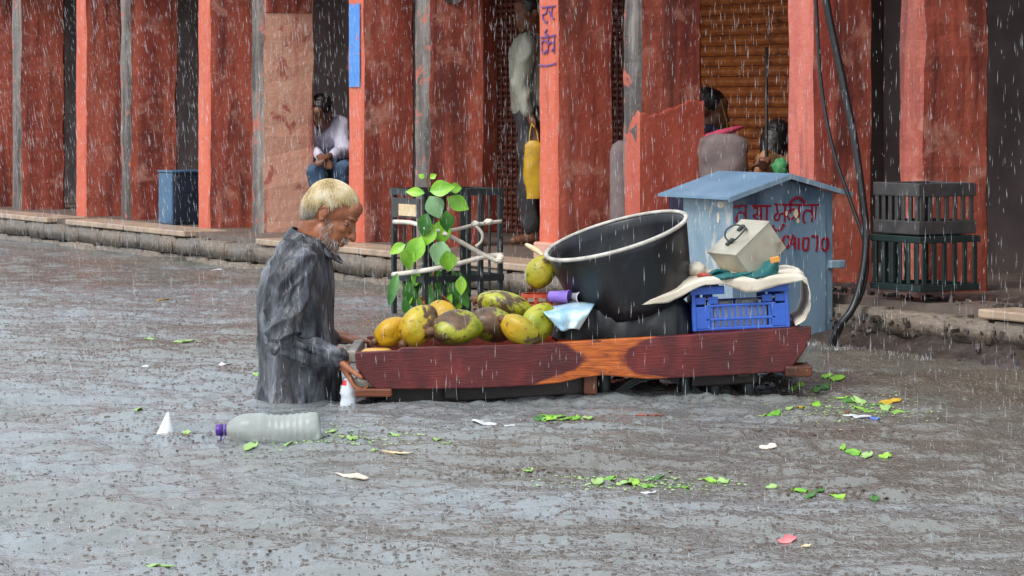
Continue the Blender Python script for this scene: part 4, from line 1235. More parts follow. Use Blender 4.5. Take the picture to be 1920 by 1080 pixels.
def head_geo(HM, sc=1.0, hs=12):
    L = []
    def e(c, r): L.append(ell(c, r, 18, 12))
    e((-.012, 0, .036), (.098, .076, .080)); e((-.035, 0, .01), (.072, .070, .075)); e((.040, 0, -.03), (.056, .054, .090)); e((.042, 0, -.088), (.045, .042, .034)); e((.076, 0, -.108), (.021, .022, .019))
    e((.076, 0, .032), (.021, .046, .013)); e((.062, 0, .060), (.034, .055, .034))
    for y in (-1, 1):
        e((.066, y * .036, -.020), (.020, .017, .016)); e((-.016, y * .077, .002), (.019, .008, .028)); e((-.010, y * .075, -.026), (.010, .007, .012)); e((.106, y * .012, -.034), (.011, .010, .009)); e((.015, y * .047, -.07), (.035, .014, .035))
    L.append(limb([(.088, 0, .020), (.104, 0, -.006), (.120, 0, -.034)], [.0085, .0100, .0120], 10))
    e((.094, 0, -.062), (.015, .024, .009)); e((.091, 0, -.076), (.014, .022, .009))
    g = merge(*L)
    return [HM @ (Vector(p) * sc) for p in g[0]], g[1]

# ---- the old man pushing the cart
Y0 = 10.30
man = thing('person', WA(562, Y0) + Vector((0, 0, -.85)), 'white haired bearded man in wet grey shirt pushing the cart, waist deep in water', 'person')
HM = Matrix.Translation(Wp(621, 401, Y0 - .02)) @ Matrix.Rotation(R(-7), 4, 'Z') @ Matrix.Rotation(R(33), 4, 'Y')
HI = HM.inverted()
SH_N, EL_N, WR_N = Wp(548, 488, Y0 - .19), Wp(521, 646, Y0 - .29), Wp(635, 671, Y0 - .255)
SH_F, EL_F, WR_F = Wp(560, 484, Y0 + .19), Wp(575, 620, Y0 + .30), Wp(634, 633, Y0 + .33)
RINGS = [(830, 490, 636, .165), (790, 486, 640, .175), (757, 487, 639, .165), (720, 489, 636, .155), (680, 490, 631, .148), (640, 488, 627, .148), (600, 485, 624, .150),
         (560, 487, 622, .155), (520, 494, 620, .168), (493, 504, 617, .185), (472, 518, 612, .176), (456, 530, 606, .125), (444, 542, 600, .080), (436, 550, 596, .06)]
def torso(shrink=0.0, n=28):
    v, f = [], []
    for py, xl, xr, d in RINGS:
        a, b = Wp(xl, py, Y0), Wp(xr, py, Y0)
        hx = (b.x - a.x) / 2 - shrink; c = (a + b) / 2
        for q in range(n):
            an = 2 * math.pi * q / n
            cs, sn = math.cos(an), math.sin(an)
            k = (abs(cs) ** 2.5 + abs(sn) ** 2.5) ** (-1 / 2.5)
            v.append(c + Vector((hx * cs * k, (d - shrink) * sn * k, 0)))
    m = len(RINGS)
    for r_ in range(m - 1):
        for q in range(n):
            b = (q + 1) % n
            f.append([r_ * n + q, (r_ + 1) * n + q, (r_ + 1) * n + b, r_ * n + b])
    f.append(list(range(n))); f.append([(m - 1) * n + q for q in reversed(range(n))])
    return v, f
nb, nt_ = Wp(582, 458, Y0), HM @ Vector((-.035, 0, -.05))
legs = []
for e in (-1, 1):
    hp = Vector((Wp(562, 800, Y0).x, Y0 + e * .072, -.12))
    legs.append(limb([hp, hp + Vector((.05, 0, -.36)), hp + Vector((.0, 0, -.68))], [.07, .058, .045], 14))
    legs.append(limb([hp + Vector((-.03, 0, -.695)), hp + Vector((.14, 0, -.705))], [.03, .024], 10))
near_hand = hand(WR_N + Vector((.006, 0, .002)), Vector((.42, 0, -.90)), Vector((.9, 0, .42)), Vector((0, -1, .15)), (.40, .50, .58, .66), (.80, .35, .45), 0.98, .25)
far_hand = hand(WR_F, Vector((1, .05, -.10)), Vector((0, 0, -1)), Vector((0, -1, 0)), (.35, .4, .45, .5), (.7, .6, .1), 1.0)
body = merge(torso(.05), head_geo(HM), limb([nb + Vector((-.02, 0, -.05)), nb, nt_], [.075, .060, .057], 16),
             limb([nb + Vector((.02, 0, -.02)), HM @ Vector((.03, 0, -.08))], [.045, .042], 12),
             limb([SH_N, EL_N, WR_N], [.036, .034, .027]), limb([SH_F, EL_F, WR_F], [.036, .034, .027]), near_hand, far_hand, *legs)
bv, bf, bn = remeshed(body, .0042, 3)
eyes = [Vector((.088, y * .031, .012)) for y in (-1, 1)]
for i, p in enumerate(bv):                       # eye hollows, cheeks and the lines round them
    q = HI @ p
    if q.x > .02 and -.12 < q.z < .08:
        for e in eyes:
            d = (q - e).length
            if d < .04: q = q - Vector((1, 0, 0)) * (.012 * math.exp(-(d / .014) ** 2))
        d = (Vector((q.x, abs(q.y), q.z)) - Vector((.055, .055, -.055))).length
        q.y *= 1 - .12 * math.exp(-(d / .02) ** 2)
        q.x += .0012 * math.sin(q.z * 420) * math.exp(-((q.z - .06) / .02) ** 2)
        bv[i] = HM @ q
    elif (q - Vector((-.012, math.copysign(.083, q.y), -.002))).length < .02:
        bv[i] = p + (HM.to_3x3() @ Vector((0, -math.copysign(.005, q.y), 0)))
mk('body', (bv, bf), M['skin'], man, smooth=True)
M['eyewhite'] = plain('eye', srgb(180, 170, 160), None, 8, 0.2, 0)
M['eyedark'] = plain('dark_eye', srgb(28, 20, 18), None, 8, 0.2, 0)
for e in eyes:
    ey_ = mk('eye', ell(HM @ (e + Vector((-.0195, 0, -.003))), (.0115, .0115, .0115)), M['eyewhite'], man, smooth=True)
    mk('iris', ell(HM @ (e + Vector((-.0115, 0, -.007))), (.005, .006, .006)), M['eyedark'], ey_, smooth=True)
    mk('eyelid', ell(HM @ (e + Vector((-.0195, 0, .0005))), (.0128, .0135, .0110), 16, 10, HM.to_3x3().to_4x4()), M['skin'], ey_, smooth=True)

# hair: combed forward and down from the crown, pale straw on top and grey at the nape
def hair_mat():
    m = NT('straw_white_hair')
    x, y, z = m.sep()
    st = m.noise(16, m.map((1, 1, 1)), 3)
    top = m.ramp(st, [(0.3, srgb(166, 142, 96)), (0.5, srgb(200, 180, 136)), (0.7, srgb(226, 216, 190))])
    gr = m.ramp(st, [(0.35, srgb(120, 108, 96)), (0.7, srgb(188, 178, 162))])
    k = m.ramp(m.math('ADD', m.math('MULTIPLY', z, 9.0), m.math('MULTIPLY', x, 2.0)), [(0.30, (0, 0, 0)), (0.72, (1, 1, 1))])
    return m.done(m.mix(k, gr, top), 0.35)
M['hairblond'] = hair_mat()
M['beard'] = plain('white_grey_beard', srgb(206, 200, 192), srgb(150, 140, 132), 90, 0.5, 0.0)
HC, HR = Vector((-.013, 0, .036)), Vector((.1005, .0785, .0825))
crown = Vector((-.45, .12, .88)).normalized()
t1 = crown.cross(Vector((0, 1, 0))).normalized(); t2 = crown.cross(t1)
def hair_ok(p, e=0.0):
    x, z = p.x, p.z - e
    if x > .03: return z > .068 + (x - .03) * .12
    if x > .008: return z > .022 + (x - .008) * 2.0
    if x > -.035: return z > .022
    return z > -.098
def skull(ph, azm, off=0.0):
    d = crown * math.cos(ph) + (t1 * math.cos(azm) + t2 * math.sin(azm)) * math.sin(ph)
    p = Vector((HC.x + d.x * (HR.x + off), HC.y + d.y * (HR.y + off), HC.z + d.z * (HR.z + off)))
    if p.x < -.02 and p.z < .03:                          # down the nape
        k = min(1, (-.02 - p.x) / .03)
        p.z += (p.z - .03) * .75 * k
        p.x -= .010 * k * min(1, (.03 - p.z) / .05)
    return p
def cap_geo():
    n, m = 60, 36
    v, f = [], []
    for j in range(m + 1):
        for i in range(n):
            v.append(skull(2.75 * j / m, 2 * math.pi * i / n, .001))
    for j in range(m):
        for i in range(n):
            q = [j * n + i, j * n + (i + 1) % n, (j + 1) * n + (i + 1) % n, (j + 1) * n + i]
            if all(hair_ok(v[k], .012 + .008 * nz(v[k], 90)) for k in q): f.append(q)
    return [HM @ p for p in v], f
hr = mk('hair', cap_geo(), M['hairblond'], man, smooth=True)
rh_ = random.Random(9)
st = []
for q in range(3000):
    azm = rh_.uniform(0, 2 * math.pi); ph = rh_.uniform(0.02, 1.9)
    L = rh_.uniform(.8, 1.5); lift = rh_.uniform(.0, .004); tw = .22 + rh_.uniform(-.09, .09); wv = rh_.uniform(0, 6)
    pts = []; ee = rh_.gauss(0, .009)
    for k in range(9):
        t = k / 8
        p = skull(ph + L * t, azm + tw * t + .03 * math.sin(wv + t * 5), lift * (1 - .6 * t) + .0015)
        if not hair_ok(p, ee): break
        pts.append(HM @ p)
    if len(pts) >= 3:
        st.append(tube(pts, [.0010] * (len(pts) - 1) + [.0004], 3, False))
hs_ = mk('strands', merge(*st), M['hairblond'], hr, smooth=True, origin=ORG[hr]); hs_['kind'] = 'stuff'
# beard, moustache and brows grown from the face
st, brow = [], []
HN = HI.to_3x3()
cand = [(HI @ p, i) for i, p in enumerate(bv) if (p - HM.translation).length < .19]
rh_.shuffle(cand)
for q, i in cand:
    y = abs(q.y)
    nrm = (HN @ bn[i]).normalized()
    jaw = (q.z < -.066 and q.x > .012 and q.z > -.125 and not (q.x > .088 and y < .02 and q.z > -.085)) or (.0 < q.x < .04 and -.07 < q.z < -.015 and y > .05)
    mous = q.x > .088 and -.060 < q.z < -.045 and y < .034
    if jaw or mous:
        if len(st) > 800 or (jaw and rh_.random() < .55): continue
        d = (nrm * .5 + Vector((.1 + rh_.gauss(0, .35), (math.copysign(.25, q.y) if mous else 0) + rh_.gauss(0, .3), -1))).normalized()
        L = rh_.uniform(.006, .016) * (.8 if mous else 1)
        c = [HM @ (q + nrm * .001), HM @ (q + nrm * .003 + d * L * .5), HM @ (q + nrm * .002 + d * L)]
        st.append(tube(c, [.0008, .0007, .0003], 3, False))
    elif .03 < q.z < .045 and q.x > .06 and .012 < y < .05 and len(brow) < 36:
        c = [HM @ q, HM @ (q + nrm * .004 + Vector((.001, math.copysign(.005, q.y), -.001)))]
        brow.append(tube(c, [.0009, .0004], 3, False))
b1_ = mk('beard', merge(*st), M['beard'], man, smooth=True); b1_['kind'] = 'stuff'
if brow: mk('eyebrows', merge(*brow), M['beard'], man, smooth=True)['kind'] = 'stuff'

# wet grey shirt with folds
def shirt_mat():
    m = NT('wet_grey_shirt')
    n1 = m.noise(9, m.map((1.6, 1.6, 0.42)), 5, 0.62, 0.6)
    col = m.ramp(n1, [(0.33, srgb(30, 31, 35)), (0.5, srgb(64, 66, 72)), (0.70, srgb(122, 126, 134))])
    h = m.math('ADD', m.noise(13, m.map((1.6, 1.6, .40)), 3, 0.5, 0.7), m.math('MULTIPLY', m.noise(300, None, 2), .03))
    m.bump(h, 0.8, 0.035)
    return m.done(col, 0.4, 0, 0.5)
M['shirt'] = shirt_mat()
def ext(a, b, k): return b + (b - a).normalized() * k
slv_n = limb([SH_N + Vector((.01, .03, .0)), SH_N * .5 + EL_N * .5 + Vector((.012, -.01, 0)), EL_N + Vector((.012, 0, .0)), EL_N * .45 + WR_N * .55, WR_N + Vector((-.012, 0, 0))], [.076, .074, .060, .048, .038], 18)
slv_f = limb([SH_F, EL_F, WR_F + Vector((-.02, 0, 0))], [.075, .058, .038], 16)
sv, sf, sn_ = remeshed(merge(torso(0), slv_n, slv_f), .0065, 14)
def segd(p, a, b):
    ab = b - a; t = max(0, min(1, (p - a).dot(ab) / ab.length_squared))
    return (p - (a + ab * t)).length, t
out = []
rdg = lambda n: (1 - min(1, abs(n) * 1.5)) ** 1.6
for p, n in zip(sv, sn_):
    du, tu = segd(p, SH_N, EL_N); df, tf = segd(p, EL_N, WR_N)
    arm = min(du, df)
    ka = max(0, min(1, (.105 - arm) / .03)) * (1 if p.y < Y0 - .1 else 0)
    q = Vector((p.x * 9 + p.z * 3.0, p.y * 8, p.z * 2.2))
    d = .032 * (rdg(mnoise.noise(q)) - .5) + .015 * (rdg(mnoise.noise(q * 2.0 + Vector((3, 3, 3)))) - .5)
    lo = max(0, min(1, (.25 - p.z) / .25))
    d *= .6 + .35 * lo
    if ka > 0:
        if df < du: r_ = Vector(((p.x * .35 + p.z * .94) * 17, p.y * 7, (p.x * .94 - p.z * .35) * 4.5))
        else: r_ = Vector(((p.x * .80 - p.z * .60) * 13, p.y * 7, (p.x * .60 + p.z * .80) * 3.5))
        e = .027 * (rdg(mnoise.noise(r_ + Vector((9, 2, 5)))) - .45) + .010 * (rdg(mnoise.noise(r_ * 2.0)) - .5)
        d = d * (1 - ka) + e * ka
    if p.z > .60: d *= max(0.25, 1 - (p.z - .60) * 9)
    out.append(p + n * d)
shirt = mk('shirt', (out, sf), M['shirt'], man, smooth=True)
# collar folded down round the neck, open in front
def collar(u, v):
    a = R(-165) + R(330) * u + math.pi                    # 0 would be the front opening
    fr = .5 + .5 * math.cos(a)                            # 1 in front
    cx = Wp(580, 0, Y0).x
    rx, ry = .060 + .004 * v, .066
    hz = Wp(0, 426 + 30 * fr, Y0).z
    k = v * (.040 + .036 * fr ** 3)
    o = .004 + .030 * v ** .7
    return Vector((cx + (rx + o) * math.cos(a) + .030 * fr * v * fr, Y0 - .003 + (ry + o) * math.sin(a), hz + .003 * math.sin(a * 3) - k))
cl = sheet('collar', grid(collar, 44, 6), M['shirt'], None, .004)
ORG.pop(cl, None); cl.parent = shirt; cl.location = cl.location - ORG[shirt]
# cuff and button placket
cu = WR_N + (EL_N - WR_N).normalized() * .02
mk('cuff', tube([cu + (EL_N - WR_N).normalized() * .028, cu, WR_N + (WR_N - EL_N).normalized() * .012], [.041, .040, .039], 20, False), M['shirt'], shirt, smooth=True).modifiers.new('solid', 'SOLIDIFY').thickness = .003
# plastic pouch hanging from the near hand
def pouch(u, v):
    p = Wp(641 + 24 * u + 2 * math.sin(v * 3), 706 + 56 * v, Y0 - .27 + .018 * math.cos(u * 6.28) * math.sin(v * 2.8 + .2))
    return p + Vector((.004 * nz((u * 4, v * 6, 0)), .006 * nz((u * 5, v * 5, 4)), 0))
def pouch_geo():
    n, m = 18, 12
    v, f = [], []
    for j in range(m + 1):
        t = j / m
        c = Wp(652 + 2 * t, 708 + 58 * t, Y0 - .25)
        w_ = .011 + .017 * math.sin(min(1, t * 2.2) * 1.57)
        for i in range(n):
            a = 2 * math.pi * i / n
            k = 1 + .35 * nz((math.cos(a) * 2.4, math.sin(a) * 2.4, t * 5))
            v.append(c + Vector((w_ * math.cos(a) * k, w_ * .7 * math.sin(a) * k, 0)))
    for j in range(m):
        for i in range(n):
            b = (i + 1) % n
            f.append([j * n + i, (j + 1) * n + i, (j + 1) * n + b, j * n + b])
    f.append(list(range(n)))
    return v, f
g_ = pouch_geo()
M['pinkred'] = plain('red_print', srgb(206, 60, 66), None, 8, .4, .0)
M['pouch'] = plain('white_pouch_plastic', srgb(216, 222, 228), srgb(190, 200, 210), 14, .3, .2)
po = mk('plastic_pouch', g_, [M['pouch'], M['pinkred']], None, smooth=True, fmi=[1 if 18 <= i < 54 and (i % 18) in (7, 8, 9, 10, 11, 12) else 0 for i in range(len(g_[1]))])
tag(po, 'white plastic pouch with red band hanging below the near hand', 'pouch')

# ---- people in the shade of the arcade
M['shirtgrey'] = plain('grey_green_shirt', srgb(168, 168, 152), srgb(140, 142, 130), 7, .7, .5, 14, .03, stretch=(1.5, 1.5, .6))
M['shirtwhite'] = plain('white_lilac_shirt', srgb(212, 206, 222), srgb(184, 180, 200), 7, .7, .5, 14, .03, stretch=(1.5, 1.5, .6))
M['trouser'] = plain('charcoal_trousers', srgb(44, 42, 44), srgb(58, 56, 58), 7, .7, .4, 14, .02)
M['jeans'] = plain('blue_jeans', srgb(64, 92, 122), srgb(44, 66, 94), 10, .7, .4, 20, .02)
M['olive'] = plain('olive_yellow_veil', srgb(136, 112, 44), srgb(106, 86, 36), 9, .7, .3)
M['pink'] = plain('raspberry_cloth', srgb(186, 62, 92), srgb(160, 48, 76), 9, .7, .3)
M['greysack'] = plain('grey_jute', srgb(132, 118, 116), srgb(104, 92, 92), 9, .8, .4, 60, .006)
M['yellowbag'] = plain('yellow_printed_bag', srgb(206, 166, 36), srgb(180, 138, 28), 12, .5, .6, stain=srgb(150, 120, 150), sthr=(.64, .68), sscale=22)
M['green'] = plain('green_cloth', srgb(70, 146, 90), srgb(56, 122, 76), 9, .7, .3)
M['tancloth'] = plain('tan_cloth', srgb(166, 120, 84), srgb(140, 98, 70), 9, .7, .3)
M['navy'] = plain('navy_cloth', srgb(44, 42, 70), srgb(34, 32, 56), 9, .7, .3)

def bgperson(label, J, face, cloth, pants, hairlen=.0, sc=1.0, hands=True):
    """J: joints as world points; face: direction the person looks in"""
    t = thing('person', J['base'], label, 'person')
    fz = Vector(face).normalized()
    yaw = math.atan2(fz.y, fz.x); pit = -math.asin(max(-1, min(1, fz.z)))
    hm = Matrix.Translation(J['head']) @ Matrix.Rotation(yaw, 4, 'Z') @ Matrix.Rotation(pit, 4, 'Y')
    mid = (J['shl'] + J['shr']) / 2
    sk = [head_geo(hm, .95), limb([mid + Vector((0, 0, -.03)), J['head'] + hm.to_3x3() @ Vector((-.03, 0, -.06))], [.055, .052])]
    up = merge(limb([J['pel'], (J['pel'] + mid) / 2, mid + Vector((0, 0, -.06))], [.135, .14, .14], 16), limb([J['shl'], J['shr']], [.062, .062], 12))
    sk.append(limb([J['pel'], mid + Vector((0, 0, -.06))], [.11, .12], 14))
    cl_, pn = [up], [limb([J['pel'] + Vector((0, 0, -.02)), J['pel'] + Vector((0, 0, .06))], [.13, .125], 14)]
    for e in 'lr':
        s_, e_, w_ = J['sh' + e], J['el' + e], J['wr' + e]
        sk.append(limb([s_, e_, w_], [.042, .036, .026])); cl_.append(limb([s_, e_, e_ + (w_ - e_) * .75], [.064, .054, .044]))
        d = (w_ - e_).normalized()
        sd = d.cross(Vector((0, 0, 1)))
        if sd.length < .1: sd = Vector((1, 0, 0))
        sk.append(hand(w_, d, Vector((0, 0, -1)) if abs(d.z) < .8 else fz, sd * (1 if e == 'l' else -1), (.4, .45, .5, .5)))
        h_, k_, a_ = J['hi' + e], J['kn' + e], J['an' + e]
        sk.append(limb([h_, k_, a_], [.07, .05, .036]))
        ft = Vector((fz.x, fz.y, 0)).normalized()
        sk.append(limb([a_ + Vector((0, 0, -.03)) - ft * .04, a_ + ft * .13 + Vector((0, 0, -.045))], [.034, .026], 10))
        pn.append(limb([h_, k_, a_ + (k_ - a_) * .12], [.095, .072, .058], 14))
    v_, f_, n_ = remeshed(merge(*sk), .011, 2)
    mk('body', (v_, f_), M['skindark'], t, smooth=True)
    for nm, g_, mt in (('shirt', merge(*cl_), cloth), ('trousers', merge(*pn), pants)):
        v_, f_, n_ = remeshed(g_, .014, 3)
        v_ = [p + n * (.022 * (rdg(nz(Vector((p.x * 8, p.y * 8, p.z * 5)))) - .55)) for p, n in zip(v_, n_)]
        mk(nm, (v_, f_), mt, t, smooth=True)
    # hair
    g_ = [ell((-.022, 0, .048), (.098, .084, .082), 18, 12)]
    if hairlen: g_.append(limb([(-.06, 0, .03), (-.085, 0, -.06), (-.08, 0, -.06 - hairlen)], [.075, .07, .05], 14))
    g_ = merge(*g_)
    v_, f_, n_ = remeshed(([Vector(p) for p in g_[0]], g_[1]), .009, 2)
    v_ = [hm @ (p + n * (.006 * nz(p, 60))) for p, n in zip(v_, n_)]
    mk('hair', (v_, f_), M['hairblack'], t, smooth=True)
    return t
def jp(px, py, Y): return Wp(px, py, Y)
ys = 17.5
bgperson('man in grey green shirt and dark trousers standing behind the scrawled pillar', dict(
    base=Vector((jp(995, 0, ys).x, ys, ZP)), head=jp(992, 24, ys), shl=jp(990, 80, ys - .14), shr=jp(1003, 82, ys + .16), ell=jp(975, 160, ys - .20), elr=jp(1000, 165, ys + .22),
    wrl=jp(996, 222, ys - .22), wrr=jp(985, 225, ys + .2), pel=jp(1000, 205, ys), hil=jp(998, 222, ys - .09), hir=jp(1000, 222, ys + .09), knl=jp(990, 335, ys - .10), knr=jp(994, 335, ys + .09),
    anl=Vector((jp(996, 0, ys).x, ys - .1, ZP + .075)), anr=Vector((jp(998, 0, ys).x, ys + .1, ZP + .075))), (-.85, -.45, -.15), M['shirtgrey'], M['trouser'])
def bag_geo(c, w_, d_, h_, seed):
    def fn(u, v):
        a = 2 * math.pi * u
        t = v
        k = (.75 + .25 * math.sin(t * 2.6)) * (1 if t < .93 else .5)
        e = 1 + .22 * nz((math.cos(a) * 2 + seed, math.sin(a) * 2, t * 4)) + .08 * nz((math.cos(a) * 5, math.sin(a) * 5, t * 9 + seed))
        return Vector(c) + Vector((w_ * k * e * math.copysign(abs(math.cos(a)) ** .7, math.cos(a)), d_ * k * e * math.sin(a), h_ * (t - .5)))
    return grid(fn, 24, 14)
yb_ = tag(mk('carrier_bag', bag_geo(jp(1001, 318, ys - .32), .062, .03, .36, 3), M['yellowbag'], None, smooth=True), 'yellow printed carrier bag hanging beside the scrawled pillar', 'bag')
for e in (-1, 1):
    mk('handle', tube(spline([jp(1001 + e * 9, 268, ys - .32), jp(1000 + e * 6, 246, ys - .30), jp(997, 232, ys - .25)]), .004, 5), M['yellowbag'], yb_)
ys = 19.7
zk = lambda px, py, Y=ys: Wp(px, py, Y)
bgperson('man in white shirt and jeans sitting bent forward in the shaded shop opening', dict(
    base=Vector((zk(625, 0).x, ys, ZP)), head=zk(602, 212, ys - .22), shl=zk(640, 232, ys - .10), shr=zk(591, 238, ys - .02), ell=zk(644, 285, ys - .22), elr=zk(580, 278, ys - .16),
    wrl=zk(616, 294, ys - .40), wrr=zk(603, 296, ys - .38), pel=zk(628, 308, ys + .10), hil=zk(642, 314, ys + .05), hir=zk(612, 314, ys + .05), knl=zk(645, 318, ys - .38), knr=zk(594, 318, ys - .36),
    anl=Vector((zk(640, 0).x, ys - .36, ZP + .08)), anr=Vector((zk(600, 0).x, ys - .34, ZP + .08))), (-.35, -.75, -.55), M['shirtwhite'], M['jeans'])
st_ = thing('stool', Vector((zk(628, 0).x, ys + .12, ZP)), 'dark wooden stool under the man in the white shirt', 'stool')
zs = zk(628, 340, ys).z
mk('seat', box((zk(628, 0).x, ys + .12, zs - .02), .36, .34, .04), M['blackwood'], st_, bevel=.006)
for a in (-1, 1):
    for b in (-1, 1): mk('leg', box((zk(628, 0).x + a * .15, ys + .12 + b * .14, (ZP + zs - .04) / 2), .04, .04, zs - .04 - ZP), M['blackwood'], st_)
# two seated women beside the rusty shutter
ys = 15.5
bgperson('dark haired woman sitting half hidden behind the repaired orange pillar', dict(
    base=Vector((zk(1330, 0, ys).x, ys, ZP)), head=zk(1333, 208, ys), shl=zk(1338, 258, ys - .16), shr=zk(1318, 258, ys + .15), ell=zk(1352, 300, ys - .2), elr=zk(1300, 305, ys + .1),
    wrl=zk(1368, 325, ys - .25), wrr=zk(1310, 330, ys - .1), pel=zk(1320, 345, ys + .02), hil=zk(1322, 350, ys - .1), hir=zk(1318, 350, ys + .1), knl=zk(1375, 352, ys - .2), knr=zk(1370, 355, ys + .05),
    anl=Vector((zk(1378, 0, ys).x, ys - .2, ZP + .08)), anr=Vector((zk(1372, 0, ys).x, ys + .05, ZP + .08))), (.9, -.35, -.2), M['navy'], M['navy'], .14)
def veil(u, v):
    p = zk(1352 + 14 * v + 3 * math.sin(u * 5), 186 + 62 * v + 4 * u, ys - .12 + .28 * u)
    return p + Vector((.01 * nz((u * 4, v * 4, 1)), 0, 0))
tag(sheet('veil', grid(veil, 10, 14), M['olive'], None, .006), 'olive yellow veil beside the dark haired woman', 'veil')
tag(mk('pink_cloth', tube(spline([zk(1316, 262, ys - .28), zk(1335, 257, ys - .30), zk(1355, 250, ys - .31), zk(1375, 243, ys - .3), zk(1392, 238, ys - .28)], 4), [.03, .035, .038, .036, .034, .034, .036, .034, .030, .028, .026, .022, .02, .018, .015, .012, .008], 12, flat=.8), M['pink'], smooth=True), 'raspberry pink rolled cloth lying over the grey sack', 'cloth')
tag(mk('jute_sack', bag_geo(zk(1357, 302, ys - .36) + Vector((0, 0, -.03)), .135, .10, .36, 2), M['greysack'], smooth=True), 'grey jute sack standing under the pink cloth', 'sack')
tag(mk('plinth_box', box(Vector((zk(1350, 0, ys).x, ys - .1, (ZP + .60) / 2)), .62, .75, .60 - ZP - .008), M['navy'], bevel=.01), 'dark bench covered in navy cloth behind the cabinet', 'bench')
ys = 15.2
bgperson('second seated woman with loose dark hair under the rusty shutter', dict(
    base=Vector((zk(1462, 0, ys).x, ys, ZP)), head=zk(1460, 268, ys), shl=zk(1440, 300, ys - .14), shr=zk(1474, 302, ys + .12), ell=zk(1428, 335, ys - .2), elr=zk(1486, 340, ys + .1),
    wrl=zk(1432, 312, ys - .34), wrr=zk(1455, 345, ys - .25), pel=zk(1462, 385, ys + .02), hil=zk(1450, 390, ys), hir=zk(1474, 390, ys + .05), knl=zk(1440, 380, ys - .42), knr=zk(1470, 384, ys - .40),
    anl=Vector((zk(1445, 0, ys).x, ys - .42, ZP + .08)), anr=Vector((zk(1470, 0, ys).x, ys - .40, ZP + .08))), (.45, .85, -.1), M['tancloth'], M['navy'], .10)
tag(mk('green_bundle', bundle(zk(1462, 318, ys - .25), (.05, .06, .06), 5.0, .25), M['green'], smooth=True), 'green cloth bundle beside the second seated woman', 'bundle')
tag(mk('iron_pole', tube([Vector((zk(1437, 0, 15.0).x, 15.0, ZP)), zk(1437, 88, 15.0)], .0085, 8), M['cord'], smooth=True), 'thin dark upright pole in front of the rusty shutter', 'pole')
tag(mk('rolled_mat', limb([Vector((zk(1160, 0, 15.6).x + .02, 15.6, ZP + .075)), zk(1166, 285, 15.6)], [.07, .068], 16), M['greysack'], smooth=True), 'grey rolled mat standing upright between two pillars behind the tub', 'mat')

# ------------------------------------------------------------------ things afloat
def pet_mat():
    m = NT('cloudy_clear_plastic')
    m.b.inputs['Transmission Weight'].default_value = 0.62
    m.b.inputs['IOR'].default_value = 1.3
    col = m.ramp(m.noise(9), [(0.35, srgb(196, 202, 196)), (0.65, srgb(226, 230, 228))])
    m.bump(m.noise(16, m.map((1, .4, .4)), 3), .4, .01)
    return m.done(col, .3)
M['pet'] = pet_mat()
Yb = yrow(826)
bt = thing('bottle', WA(502, Yb), 'large clear plastic bottle with purple cap floating at lower left', 'bottle')
bx0 = WA(598, Yb); k_ = Yb / F
BM = Matrix.Translation(bx0 + Vector((0, 0.04, .037))) @ Matrix.Rotation(R(-1.5), 4, 'Y') @ Matrix.Rotation(R(-90), 4, 'Y')
prof = [(.0, .006), (.034, .004), (.043, .0), (.050, .010), (.0515, .028)]
for q in range(7): prof += [(.0515, .034 + q * .02), (.0490, .040 + q * .02), (.0490, .046 + q * .02), (.0515, .052 + q * .02)]
prof += [(.052, .19), (.0525, .222), (.050, .245), (.043, .268), (.030, .288), (.018, .298), (.015, .306), (.015, .312)]
v, f = lathe(prof, 36, BM)
v = [p + Vector((0, 0, -.006 * math.exp(-((p.x - bx0.x + .12) / .05) ** 2) if p.z > .05 else 0)) for p in v]
mk('shell', (v, f), M['pet'], bt, smooth=True)
mk('cap', lathe([(0, .334), (.016, .334), (.0185, .331), (.0185, .310), (.014, .310)], 20, BM), M['purplecap'], bt, smooth=True)
mk('cap_ring', lathe([(.0155, .300), (.019, .300), (.019, .306), (.0155, .306), (.0155, .300)], 20, BM), M['purplecap'], bt, smooth=True)
mk('tamper_strip', tube(spline([BM @ Vector((-.012, 0, .316)), BM @ Vector((-.026, -.01, .318)), BM @ Vector((-.04, -.01, .322))]), .003, 5), M['purplecap'], bt)
# white torn cup corner
Yc = yrow(812)
def conef(u, v):
    a = -2.4 + 3.6 * u
    r_ = .034 * (1 - v) + .003
    return WA(308, Yc) + Vector((r_ * math.cos(a) + .012 * v, r_ * math.sin(a), -.01 + .078 * v))
tag(sheet('paper_cone', grid(conef, 16, 8), M['white'], None, .002), 'white torn paper cone sticking out of the water at far left', 'litter')

rf = random.Random(21)
def floater(px, py, w_, d_, mat, label, cat, name, group=None, lift=.006, curl=.012, seed=0):
    Y = yrow(py); c = WA(px, Y); W_ = w_ * Y / F; an = rf.uniform(-.5, .5)
    def fn(u, v):
        x, y = (u - .5) * W_, (v - .5) * d_
        k = math.cos((v - .5) * 2.6) ** .5 if abs(v - .5) < .5 else .0
        x *= .35 + .65 * math.sqrt(max(0, 1 - (2 * v - 1) ** 2))
        xx, yy = c.x + x * math.cos(an) - y * math.sin(an), c.y + x * math.sin(an) + y * math.cos(an)
        z = .0015 + .010 * max(0, nz((u * 2.2 + seed, v * 2.2, seed * 1.3))) + .4 * curl * max(0, 2 * u - 1.2)
        return Vector((xx, yy, wz(xx, yy) + z))
    o = sheet(name, grid(fn, 8, 6), mat, None, .0025)
    return tag(o, label, cat, group)
M['palegreen'] = plain('pale_wet_leaf', srgb(166, 196, 120), srgb(132, 172, 92), 12, .4, .2)
M['yellowleaf'] = plain('yellow_leaf', srgb(214, 176, 40), srgb(190, 150, 40), 12, .4, .2)
M['redbrown'] = plain('red_brown_scrap', srgb(172, 84, 58), srgb(140, 66, 48), 12, .5, .2)
M['pinkwrap'] = plain('pink_wrapper', srgb(222, 82, 92), srgb(236, 140, 140), 12, .35, .1)
M['bluewrap'] = plain('blue_wrapper', srgb(80, 110, 190), None, 12, .35, .1)
